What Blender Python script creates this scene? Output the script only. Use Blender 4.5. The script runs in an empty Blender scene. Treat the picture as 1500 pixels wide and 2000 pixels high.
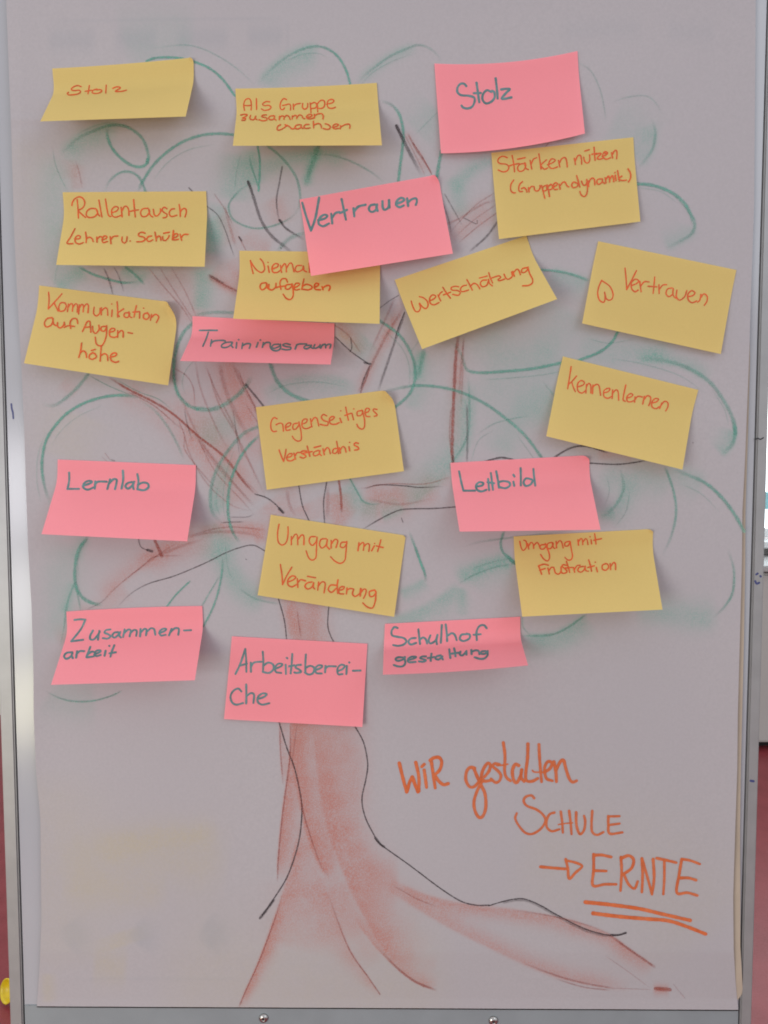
import bpy, bmesh, math, random
import numpy as np
from mathutils import Vector
from mathutils.bvhtree import BVHTree

random.seed(7)
rng = np.random.default_rng(7)
S = bpy.context.scene
COL = S.collection

# ------------------------------------------------------------------ camera
FPX, DIST, ZC, PITCH = 1500.0, 0.715, 1.45, math.radians(3.7)
cam_d = bpy.data.cameras.new("camera")
cam = bpy.data.objects.new("camera", cam_d)
COL.objects.link(cam)
cam.location = (0, -DIST, ZC)
cam.rotation_euler = (math.radians(90) - PITCH, 0, 0)
cam_d.sensor_fit = 'VERTICAL'
cam_d.sensor_height = 36.0
cam_d.lens = FPX / 2000.0 * 36.0
cam_d.clip_start = 0.01
cam_d.clip_end = 60
S.camera = cam

# ------------------------------------------------------------------ light
W = bpy.data.worlds.new("World")
S.world = W
W.use_nodes = True
bg = W.node_tree.nodes["Background"]
bg.inputs[0].default_value = (0.98, 0.97, 1.0, 1)
bg.inputs[1].default_value = 0.72

def area(name, loc, target, sx, sy, power, col):
    d = bpy.data.lights.new(name, 'AREA')
    d.shape = 'RECTANGLE'
    d.size, d.size_y = sx, sy
    d.energy = power
    d.color = col
    o = bpy.data.objects.new(name, d)
    COL.objects.link(o)
    o.location = loc
    o.rotation_euler = (Vector(target) - Vector(loc)).to_track_quat('-Z', 'Y').to_euler()
    return o

# daylight through the panes of a glazed door, left of and behind the viewer
for z, h, p, c in ((1.36, 0.36, 8.6, (0.99, 0.97, 1.0)), (0.93, 0.30, 7.4, (1.0, 0.98, 0.92)), (0.52, 0.30, 8.6, (1.0, 0.95, 0.64))):
    area("door_pane_light", (-1.55, -2.1, z), (0, 0, z + 0.12), 1.15, h, p, c)
# pale blue sky light from a high window on the right
area("window_sky_light", (1.45, -1.9, 2.55), (0, 0, 1.4), 1.1, 1.1, 6.5, (0.80, 0.90, 1.0))

S.view_settings.view_transform = 'Standard'
S.view_settings.look = 'None'
S.view_settings.exposure = 0.28
S.view_settings.gamma = 1.0
S.view_settings.use_curve_mapping = False
S.cycles.filter_width = 1.8
S.cycles.max_bounces = 8
S.cycles.transparent_max_bounces = 40

# ------------------------------------------------------------------ helpers
CP, SP = math.cos(PITCH), math.sin(PITCH)

def ray(X, Y):
    a, b = (X - 750.0) / FPX, -(Y - 1000.0) / FPX
    return np.array([a, CP + b * SP, -SP + b * CP])

CAMP = np.array([0.0, -DIST, ZC])

def at(X, Y, h=0.0):
    """point of the board (h metres proud of it) that the photo shows at X, Y"""
    d = ray(X, Y)
    t = (DIST - h) / d[1]
    return CAMP + d * t

def at_np(X, Y, h):
    a, b = (X - 750.0) / FPX, -(Y - 1000.0) / FPX
    dy = CP + b * SP
    dz = -SP + b * CP
    t = (DIST - h) / dy
    return np.stack([a * t, -DIST + dy * t, ZC + dz * t], -1)

def interp(y, pts):
    ys = [p[1] for p in pts]
    xs = [p[0] for p in pts]
    return np.interp(y, ys, xs)

def paper_h(X, Y):
    """how far the hanging sheet stands off the board (gentle waves, loose lower right edge)"""
    X = np.asarray(X, float); Y = np.asarray(Y, float)
    h = 0.0042 + 0.0007 * np.sin(X / 95.0 + 0.4) * np.sin(Y / 300.0 + 0.8)
    h = h + 0.0009 * np.sin(X / 210.0 + Y / 700.0)
    h = h + 0.0006 * np.exp(-((Y - 233.0 - X * 0.004) / 9.0) ** 2 - (X / 330.0) ** 2)
    h = h + 0.00015 * np.exp(-((Y - 1912.0) / 5.0) ** 2)
    e = np.clip((X - 1340.0) / 110.0, 0, 1)
    h = h + 0.0035 * e ** 2 * np.clip((Y - 500) / 900.0, 0, 1)
    e = np.clip((130.0 - X) / 90.0, 0, 1)
    h = h + 0.0030 * e ** 2 * (0.5 + 0.5 * np.sin(Y / 170.0))
    w = np.clip((Y - 1860.0) / 90.0, 0, 1)
    return h * (1 - w) + 0.0017 * w

def crom(pts, step=1.6):
    P = np.array(pts, float)
    if len(P) < 2:
        P = np.vstack([P, P + 0.3])
    if len(P) == 2:
        n = max(2, int(np.linalg.norm(P[1] - P[0]) / (step * 3)) + 1)
        return np.linspace(P[0], P[1], n + 1)
    Q = np.vstack([2 * P[0] - P[1], P, 2 * P[-1] - P[-2]])
    out = []
    for i in range(1, len(Q) - 2):
        p0, p1, p2, p3 = Q[i - 1], Q[i], Q[i + 1], Q[i + 2]
        n = max(2, int(np.linalg.norm(p2 - p1) / step))
        t = np.arange(n)[:, None] / n
        out.append(0.5 * (2 * p1 + (p2 - p0) * t + (2 * p0 - 5 * p1 + 4 * p2 - p3) * t ** 2 + (3 * p1 - p0 - 3 * p2 + p3) * t ** 3))
    out.append(P[-1:])
    return np.vstack(out)

def parse(s, ox=0.0, oy=0.0, k=1.0):
    res = []
    for st in s.split('|'):
        pts = [tuple(float(v) for v in p.split(',')) for p in st.split()]
        if pts:
            res.append([(ox + p[0] * k, oy + p[1] * k) for p in pts])
    return res

def link(name, mesh, mat=None, parent=None):
    o = bpy.data.objects.new(name, mesh)
    COL.objects.link(o)
    if mat:
        mesh.materials.append(mat)
    if parent:
        o.parent = parent
    return o

def tag(o, label=None, cat=None, group=None, kind=None):
    if label: o['label'] = label
    if cat: o['category'] = cat
    if group: o['group'] = group
    if kind: o['kind'] = kind
    return o

def mesh_np(name, verts, faces, smooth=True):
    me = bpy.data.meshes.new(name)
    me.from_pydata([tuple(v) for v in verts], [], faces)
    if smooth:
        me.polygons.foreach_set('use_smooth', [True] * len(me.polygons))
    me.update()
    return me

# ------------------------------------------------------------------ materials
class NT:
    def __init__(s, name):
        s.m = bpy.data.materials.new(name); s.m.use_nodes = True
        s.t = s.m.node_tree; s.n = s.t.nodes; s.l = s.t.links
        s.bsdf = s.n['Principled BSDF']; s.out = s.n['Material Output']
    def add(s, typ, **kw):
        nd = s.n.new(typ)
        for k, v in kw.items():
            setattr(nd, k, v)
        return nd
    def noise(s, scale, detail=2.0, rough=0.5):
        c = s.add('ShaderNodeTexCoord')
        t = s.add('ShaderNodeTexNoise')
        t.inputs['Scale'].default_value = scale
        t.inputs['Detail'].default_value = detail
        t.inputs['Roughness'].default_value = rough
        s.l.new(c.outputs['Object'], t.inputs['Vector'])
        return t.outputs['Fac']
    def rng(s, v, a, b, lo=0.3, hi=0.7):
        r = s.add('ShaderNodeMapRange')
        r.inputs[1].default_value, r.inputs[2].default_value = lo, hi
        r.inputs[3].default_value, r.inputs[4].default_value = a, b
        s.l.new(v, r.inputs[0])
        return r.outputs[0]
    def math(s, op, a, b):
        m = s.add('ShaderNodeMath', operation=op)
        for i, v in enumerate((a, b)):
            if isinstance(v, (int, float)): m.inputs[i].default_value = v
            else: s.l.new(v, m.inputs[i])
        return m.outputs[0]
    def mix(s, f, a, b, blend='MIX'):
        m = s.add('ShaderNodeMix', data_type='RGBA', blend_type=blend)
        for i, v in ((0, f), (6, a), (7, b)):
            if isinstance(v, (int, float)): m.inputs[i].default_value = v
            elif isinstance(v, tuple): m.inputs[i].default_value = (*v, 1)
            else: s.l.new(v, m.inputs[i])
        return m.outputs[2]
    def bump(s, h, strength, dist):
        b = s.add('ShaderNodeBump')
        b.inputs['Strength'].default_value = strength
        b.inputs['Distance'].default_value = dist
        s.l.new(h, b.inputs['Height'])
        s.l.new(b.outputs[0], s.bsdf.inputs['Normal'])
    def set(s, **kw):
        for k, v in kw.items():
            i = s.bsdf.inputs[k.replace('_', ' ')]
            if isinstance(v, tuple): i.default_value = (*v, 1)
            elif isinstance(v, (int, float)): i.default_value = v
            else: s.l.new(v, i)
        return s

def simple(name, col, rough=0.5, metal=0.0, spec=0.5, var=0.06, scale=40.0):
    m = NT(name)
    dark = tuple(c * (1 - var) for c in col); lite = tuple(min(1, c * (1 + var)) for c in col)
    m.set(Base_Color=m.mix(m.rng(m.noise(scale, 3), 0, 1), dark, lite), Roughness=rough, Metallic=metal)
    m.bsdf.inputs['Specular IOR Level'].default_value = spec
    return m.m

GREEN, BROWN, YEL = (0.10, 0.31, 0.25), (0.40, 0.165, 0.135), (0.42, 0.365, 0.20)

def paper_material():
    m = NT("chart_paper")
    at_ = m.add('ShaderNodeAttribute', attribute_name='pigment')
    sep = m.add('ShaderNodeSeparateColor')
    m.l.new(at_.outputs['Color'], sep.inputs[0])
    base = m.mix(m.rng(m.noise(6, 3), 0, 1), (0.385, 0.365, 0.390), (0.404, 0.383, 0.404))
    fib = m.noise(420, 4, 0.65)
    base = m.mix(m.rng(fib, 0, 1), base, (0.368, 0.352, 0.372))
    grain = m.rng(m.noise(900, 2, 0.75), 0.45, 1.5, 0.34, 0.66)
    streak = m.rng(m.noise(60, 4, 0.6), 0.75, 1.25)
    gr = m.math('MULTIPLY', grain, streak)
    c = base
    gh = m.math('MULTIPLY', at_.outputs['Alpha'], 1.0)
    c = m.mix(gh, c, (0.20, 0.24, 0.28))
    for ch, colr in ((2, YEL), (1, BROWN), (0, GREEN)):
        f = m.math('MULTIPLY', sep.outputs[ch], gr)
        f = m.math('MINIMUM', f, 0.92)
        c = m.mix(f, c, colr)
    m.set(Base_Color=c, Roughness=0.75)
    m.bsdf.inputs['Specular IOR Level'].default_value = 0.25
    m.bump(fib, 0.22, 0.0005)
    return m.m

def stroke_material(name, col, grain_lo, grain_hi, col2=None, scale=900):
    """dry pastel or felt pen: the 'density' attribute and the paper's tooth decide how much colour sits there"""
    m = NT(name)
    a = m.add('ShaderNodeAttribute', attribute_name='pigment_amount')
    g = m.rng(m.noise(scale, 3, 0.7), grain_lo, grain_hi, 0.32, 0.68)
    f = m.math('MINIMUM', m.math('MULTIPLY', a.outputs['Fac'], g), 0.97)
    c2 = col2 or tuple(min(1, v * 1.35 + 0.01) for v in col)
    m.set(Base_Color=m.mix(m.rng(m.noise(70, 3), 0, 1), col, c2), Roughness=0.8)
    m.bsdf.inputs['Specular IOR Level'].default_value = 0.15
    tr = m.add('ShaderNodeBsdfTransparent')
    mx = m.add('ShaderNodeMixShader')
    m.l.new(f, mx.inputs[0]); m.l.new(tr.outputs[0], mx.inputs[1]); m.l.new(m.bsdf.outputs[0], mx.inputs[2])
    m.l.new(mx.outputs[0], m.out.inputs['Surface'])
    return m.m

def note_material(name, col):
    m = NT(name)
    fib = m.noise(500, 4, 0.65)
    c = m.mix(m.rng(fib, 0, 1), tuple(v * 0.97 for v in col), tuple(min(1, v * 1.02) for v in col))
    c = m.mix(m.rng(m.noise(14, 2), 0, 0.5), c, tuple(v * 0.95 for v in col))
    m.set(Base_Color=c, Roughness=0.7)
    m.bsdf.inputs['Specular IOR Level'].default_value = 0.2
    m.bump(fib, 0.08, 0.0003)
    tl = m.add('ShaderNodeBsdfTranslucent')
    tl.inputs[0].default_value = (*[min(1, v * 1.1) for v in col], 1)
    mx = m.add('ShaderNodeMixShader')
    mx.inputs[0].default_value = 0.26
    m.l.new(m.bsdf.outputs[0], mx.inputs[1]); m.l.new(tl.outputs[0], mx.inputs[2])
    m.l.new(mx.outputs[0], m.out.inputs['Surface'])
    return m.m

M_PAPER = paper_material()
M_YEL = note_material("yellow_note_paper", (0.735, 0.563, 0.205))
M_PINK = note_material("pink_note_paper", (0.99, 0.335, 0.385))
M_GREEN = stroke_material("green_pastel", GREEN, 0.40, 1.20)
M_BROWN = stroke_material("red_brown_pastel", (0.31, 0.072, 0.055), 0.35, 1.15, (0.38, 0.12, 0.095))
M_CHAR = stroke_material("charcoal", (0.055, 0.045, 0.05), 0.4, 1.15)
M_ORANGE = stroke_material("orange_felt_pen", (0.56, 0.125, 0.040), 0.85, 1.1, (0.62, 0.175, 0.07), 300)
M_INKO = simple("orange_ink", (0.58, 0.085, 0.006), 0.55, var=0.14, scale=160)
M_INKT = simple("grey_teal_ink", (0.09, 0.185, 0.195), 0.5, var=0.22, scale=130)
M_BOARD = simple("white_enamel", (0.36, 0.375, 0.41), 0.16, spec=0.55, var=0.02, scale=8)
M_RAIL = simple("grey_aluminium", (0.28, 0.285, 0.29), 0.42, metal=0.25, var=0.05, scale=60)
M_RAILB = simple("bluish_steel_rail", (0.235, 0.27, 0.29), 0.45, metal=0.1, var=0.05, scale=30)
M_GAP = simple("dark_gap", (0.02, 0.018, 0.018), 0.9)
M_CHROME = simple("screw_steel", (0.42, 0.41, 0.40), 0.22, metal=1.0, var=0.03)
M_UNDER = simple("light_tinted_under_paper", (0.40, 0.335, 0.265), 0.8, var=0.08, scale=20)  # warm transmitted light put into the base colour
M_BLUEINK = simple("navy_ink", (0.04, 0.05, 0.16), 0.5)
M_BLACKINK = simple("black_ink", (0.02, 0.02, 0.025), 0.5)

# ------------------------------------------------------------------ the room behind
def plane_mesh(name, x0, x1, y0, y1, z):
    return mesh_np(name, [(x0, y0, z), (x1, y0, z), (x1, y1, z), (x0, y1, z)], [(0, 1, 2, 3)], False)

def box_bm(bm, c, s, bev=0.0):
    r = bmesh.ops.create_cube(bm, size=1.0)
    for v in r['verts']:
        v.co = Vector((v.co.x * s[0] + c[0], v.co.y * s[1] + c[1], v.co.z * s[2] + c[2]))
    if bev:
        ed = list({e for v in r['verts'] for e in v.link_edges})
        bmesh.ops.bevel(bm, geom=ed, offset=bev, segments=2, affect='EDGES')

def box_obj(name, c, s, mat, parent=None, bev=0.0):
    bm = bmesh.new(); box_bm(bm, c, s, bev)
    me = bpy.data.meshes.new(name); bm.to_mesh(me); bm.free()
    return link(name, me, mat, parent)

def floor_material():
    m = NT("red_linoleum")
    c = m.mix(m.rng(m.noise(9, 5, 0.6), 0, 1), (0.19, 0.019, 0.023), (0.27, 0.038, 0.046))
    c = m.mix(m.rng(m.noise(160, 2), 0, 0.35), c, (0.32, 0.075, 0.09))
    m.set(Base_Color=c, Roughness=0.42)
    return m.m

fl = link("floor", plane_mesh("floor", -5, 5, -4, 3.7, 0.0), floor_material())
tag(fl, "red speckled floor of the room behind the board", "floor", kind='structure')
WY = 3.62
wall_m = simple("wall_paint", (0.62, 0.62, 0.60), 0.8, var=0.03, scale=3)
bm = bmesh.new()
box_bm(bm, (-1.55, WY + 0.1, 1.4), (5.9, 0.2, 2.8))
box_bm(bm, (3.2, WY + 0.1, 0.5), (3.6, 0.2, 1.0))
box_bm(bm, (3.2, WY + 0.1, 2.65), (3.6, 0.2, 0.3))
me = bpy.data.meshes.new("wall"); bm.to_mesh(me); bm.free()
tag(link("wall", me, wall_m), "pale wall at the far end of the room", "wall", kind='structure')

win = bpy.data.objects.new("window", None); COL.objects.link(win); win.location = (2.9, WY, 1.03)
tag(win, "bright daylit window with a white frame right of the board", "window")
pm = NT("bright_pane")
pm.set(Base_Color=(0.8, 0.85, 0.88), Roughness=0.2, Emission_Color=(0.93, 0.98, 1.0), Emission_Strength=2.2)
wf = simple("white_window_frame", (0.72, 0.75, 0.76), 0.4, var=0.02)
box_obj("pane", (0.15, 0.12, 0.75), (3.0, 0.02, 1.5), pm.m, win)
bm = bmesh.new()
box_bm(bm, (0.15, 0.05, 0.02), (3.1, 0.09, 0.05)); box_bm(bm, (0.15, 0.05, 1.5), (3.1, 0.09, 0.06))
for x in (-1.37, -0.35, 0.65, 1.66):
    box_bm(bm, (x, 0.052, 0.76), (0.06, 0.085, 1.42))
me = bpy.data.meshes.new("frame"); bm.to_mesh(me); bm.free(); link("frame", me, wf, win)
box_obj("sill", (0.15, -0.08, -0.03), (3.2, 0.20, 0.035), wf, win, 0.006)
tq = simple("turquoise_blind", (0.30, 0.62, 0.66), 0.6, var=0.05)
box_obj("roller_blind", (0.15, 0.085, 0.20), (2.9, 0.012, 0.10), tq, win)

cab = bpy.data.objects.new("low_cabinet", None); COL.objects.link(cab); cab.location = (2.9, WY - 0.33, 0)
tag(cab, "low pale grey cabinet under the window, right of the board", "cabinet")
cm = simple("cabinet_laminate", (0.46, 0.47, 0.45), 0.5, var=0.03, scale=5)
box_obj("body", (0, 0, 0.47), (2.6, 0.44, 0.86), cm, cab, 0.012)
box_obj("worktop", (0, -0.01, 0.925), (2.64, 0.48, 0.03), simple("cabinet_top", (0.40, 0.41, 0.41), 0.4), cab, 0.006)
box_obj("plinth", (0, 0.03, 0.02), (2.5, 0.36, 0.04), M_GAP, cab)
for x in (-0.9, -0.3, 0.3, 0.9):
    box_obj("handle", (x, -0.232, 0.80), (0.14, 0.02, 0.014), M_CHROME, cab, 0.004)

# yellow bowl lying on its side on the floor, seen past the left rail
def lathe(name, prof, n=40):
    vs, fs = [], []
    for i in range(n):
        a = 2 * math.pi * i / n
        for r, z in prof:
            vs.append((r * math.cos(a), r * math.sin(a), z))
    k = len(prof)
    for i in range(n):
        j = (i + 1) % n
        for q in range(k - 1):
            fs.append((i * k + q, j * k + q, j * k + q + 1, i * k + q + 1))
    return mesh_np(name, vs, fs)

d = ray(20, 1934); t = (ZC - 0.035) / -d[2]
bp = CAMP + d * t
bowl = link("plastic_bowl", lathe("plastic_bowl", [(0.001, -0.02), (0.016, -0.021), (0.030, -0.012), (0.041, 0.008), (0.043, 0.016), (0.039, 0.017), (0.035, 0.006), (0.025, -0.008), (0.001, -0.013)]),
            simple("yellow_plastic", (0.72, 0.55, 0.015), 0.35, var=0.1))
bowl.location = tuple(bp)
bowl.scale = (0.72, 0.72, 0.72)
bowl.rotation_euler = (math.radians(74), 0, math.radians(-38))
tag(bowl, "small yellow plastic bowl on the red floor left of the board", "bowl")

# ------------------------------------------------------------------ the easel
def quad_slab(name, pts, h_front, h_back, mat, parent, bev=0.0):
    """slab whose front outline is given as photo points on the board plane, h_front proud of it"""
    f = [at(x, y, 0.0) for x, y in pts]
    vs = [(p[0], -h_front, p[2]) for p in f] + [(p[0], -h_back, p[2]) for p in f]
    n = len(f)
    fs = [tuple(range(n)), tuple(range(2 * n - 1, n - 1, -1))] + [(i, (i + 1) % n + 0, (i + 1) % n + n, i + n) for i in range(n)]
    bm = bmesh.new()
    bv = [bm.verts.new(Vector(v) - Vector(EASEL_LOC)) for v in vs]
    for q in fs:
        bm.faces.new([bv[i] for i in q])
    bmesh.ops.recalc_face_normals(bm, faces=bm.faces)
    if bev:
        bmesh.ops.bevel(bm, geom=list(bm.edges), offset=bev, segments=2, affect='EDGES')
    me = bpy.data.meshes.new(name); bm.to_mesh(me); bm.free()
    return link(name, me, mat, parent)

EASEL_LOC = (0, 0.06, 0)
easel = bpy.data.objects.new("flipchart_easel", None); COL.objects.link(easel); easel.location = EASEL_LOC
tag(easel, "white flipchart easel with grey metal rails, carrying the big paper sheet", "flipchart easel")
GL = lambda y: 13.5 + 0.0300 * (y - 900)
GR = lambda y: 1474.0 - 0.0283 * (y - 900)
OL = lambda y: -14.0 + 0.0325 * (y - 900)
OR = lambda y: 1496.5 - 0.0277 * (y - 900)
Y0, Y1 = -190, 2075
quad_slab("whiteboard_panel", [(GL(Y0) + 2, Y0), (GR(Y0) - 1, Y0), (GR(Y1) - 1, Y1), (GL(Y1) + 2, Y1)], 0.0, -0.018, M_BOARD, easel, 0.0006)
quad_slab("backing_panel", [(OL(Y0) + 4, Y0), (OR(Y0) - 4, Y0), (OR(Y1) - 4, Y1), (OL(Y1) + 4, Y1)], -0.0185, -0.024, M_GAP, easel)
quad_slab("side_rail", [(OL(Y0), Y0), (GL(Y0), Y0), (GL(Y1), Y1), (OL(Y1), Y1)], 0.002, -0.028, M_RAIL, easel, 0.0012)
quad_slab("side_rail", [(GR(Y0) + 1, Y0), (OR(Y0), Y0), (OR(Y1), Y1), (GR(Y1) + 1, Y1)], 0.002, -0.028, M_RAIL, easel, 0.0012)
rail = quad_slab("bottom_rail", [(GL(1966) + 3, 1962), (GR(1966) - 2, 1968), (GR(Y1) - 2, Y1 - 2), (GL(Y1) + 3, Y1 - 2)], 0.0008, 0.0001, M_RAILB, easel, 0.0005)
quad_slab("clamp_bar", [(GL(Y0) + 3, Y0 + 4), (GR(Y0) - 3, Y0 + 4), (GR(-85) - 3, -85), (GL(-85) + 3, -85)], 0.016, 0.0085, M_RAIL, easel, 0.002)
for sx, sy in ((515, 1988), (963.5, 1993)):
    R = 0.0047
    prof = [(0.0001, 0.0004), (0.0011, 0.0004), (0.0013, 0.0026), (0.0020, 0.0027), (0.0034, 0.0021), (0.0045, 0.0009), (R, 0.0)]
    sc = link("screw", lathe("screw", prof[::-1], 28), M_CHROME, rail)
    p = at(sx, sy, 0.0008)
    sc.location = Vector((p[0], -0.00085, p[2])) - Vector(EASEL_LOC)
    sc.rotation_euler = (math.radians(90), 0, 0)
    hx = link("socket", mesh_np("socket", [(0.0014 * math.cos(k * math.pi / 3), 0.0014 * math.sin(k * math.pi / 3), 0.0024) for k in range(6)], [tuple(range(6))], False), M_GAP, sc)
bm = bmesh.new()
for x in (-0.28, 0.28):
    r = bmesh.ops.create_cone(bm, cap_ends=True, segments=16, radius1=0.014, radius2=0.014, depth=1.5)
    bmesh.ops.translate(bm, verts=r['verts'], vec=(x, -0.01, 0.752))
    me = bpy.data.meshes.new("leg"); bm.to_mesh(me); bm.clear(); link("leg", me, M_RAIL, easel)
r = bmesh.ops.create_cone(bm, cap_ends=True, segments=16, radius1=0.014, radius2=0.014, depth=1.62)
bmesh.ops.rotate(bm, verts=r['verts'], matrix=__import__('mathutils').Matrix.Rotation(math.radians(20), 3, 'X'))
bmesh.ops.translate(bm, verts=r['verts'], vec=(0, 0.27, 0.77))
me = bpy.data.meshes.new("leg"); bm.to_mesh(me); bm.free(); link("leg", me, M_RAIL, easel)

# ------------------------------------------------------------------ strokes as thin ribbons of colour
class Ribbons:
    def __init__(s):
        s.v, s.f, s.d, s.n = [], [], [], 0
    def add(s, pts, width, place, dens=None, lift=0.00012, fade=(0, 0), wtaper=(1, 1), jitter=0.08, soft=0.0, closed_round=True):
        """pts in photo px, width in px; place(X, Y, lift) -> world point. soft = share of half width that fades out"""
        P = crom(pts)
        seg = np.linalg.norm(np.diff(P, axis=0), axis=1)
        keep = np.concatenate([[True], seg > 1e-4])
        P = P[keep]
        if len(P) < 2:
            P = np.vstack([P, P + 0.4])
        T = np.gradient(P, axis=0)
        T /= np.linalg.norm(T, axis=1)[:, None] + 1e-9
        r = width * 0.5
        P = np.vstack([P[0] - T[0] * r * np.array([[0.9], [0.6]]), P, P[-1] + T[-1] * r * np.array([[0.6], [0.9]])])
        T = np.vstack([T[:1], T[:1], T, T[-1:], T[-1:]])
        n = len(P)
        N = np.stack([-T[:, 1], T[:, 0]], 1)
        u = np.linspace(0, 1, n)
        w = r * (wtaper[0] + (wtaper[1] - wtaper[0]) * u)
        ph = random.uniform(0, 9)
        w = w * (1 + jitter * np.sin(np.arange(n) * 0.55 + ph) * np.sin(np.arange(n) * 0.19 + 2 * ph))
        cap = np.ones(n); cap[0] = cap[-1] = 0.35; cap[1] = cap[-2] = 0.8
        w = w * cap
        den = np.full(n, 1.0 if dens is None else dens)
        if fade[0] > 0: den = den * np.clip(u / fade[0], 0, 1)
        if fade[1] > 0: den = den * np.clip((1 - u) / fade[1], 0, 1)
        offs = (-1, 1) if soft <= 0 else (-1, -(1 - soft), 1 - soft, 1)
        ed = (1, 1) if soft <= 0 else (0, 1, 1, 0)
        k = len(offs); b0 = len(s.v)
        base = lift + s.n * 0.000006
        for i in range(n):
            for o_, e_ in zip(offs, ed):
                q = P[i] + N[i] * (w[i] * o_)
                s.v.append(place(q[0], q[1], base + 0.00005 * u[i]))
                s.d.append(den[i] * e_)
        for i in range(n - 1):
            for j in range(k - 1):
                a = b0 + i * k + j
                s.f.append((a, a + k, a + k + 1, a + 1))
        s.n += 1
    def build(s, name, mat, parent, origin):
        o = Vector(origin)
        me = mesh_np(name, [tuple(Vector(v) - o) for v in s.v], s.f)
        at_ = me.attributes.new('pigment_amount', 'FLOAT', 'POINT')
        at_.data.foreach_set('value', np.array(s.d, np.float32))
        return link(name, me, mat, parent)

def on_paper(X, Y, lift):
    return at(X, Y, float(paper_h(X, Y)) + lift)

# ------------------------------------------------------------------ the drawn sheet
PL = [(4, -200), (12, 0), (21, 230), (28, 460), (35, 600), (42, 720), (47, 830), (50, 930), (55, 1070), (62, 1190), (65, 1300), (66, 1400), (70, 1500), (79, 1600), (80, 1700), (81, 1800), (78, 1880), (72, 1968)]
PR = [(1477, -200), (1476, 0), (1475, 150), (1473, 400), (1466, 600), (1463, 700), (1459, 800), (1455, 900), (1450, 1000), (1449, 1100), (1445, 1250), (1441, 1400), (1440, 1500), (1436, 1620), (1432, 1750), (1433, 1850), (1437, 1920), (1442, 1968), (1443, 1975)]
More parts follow.
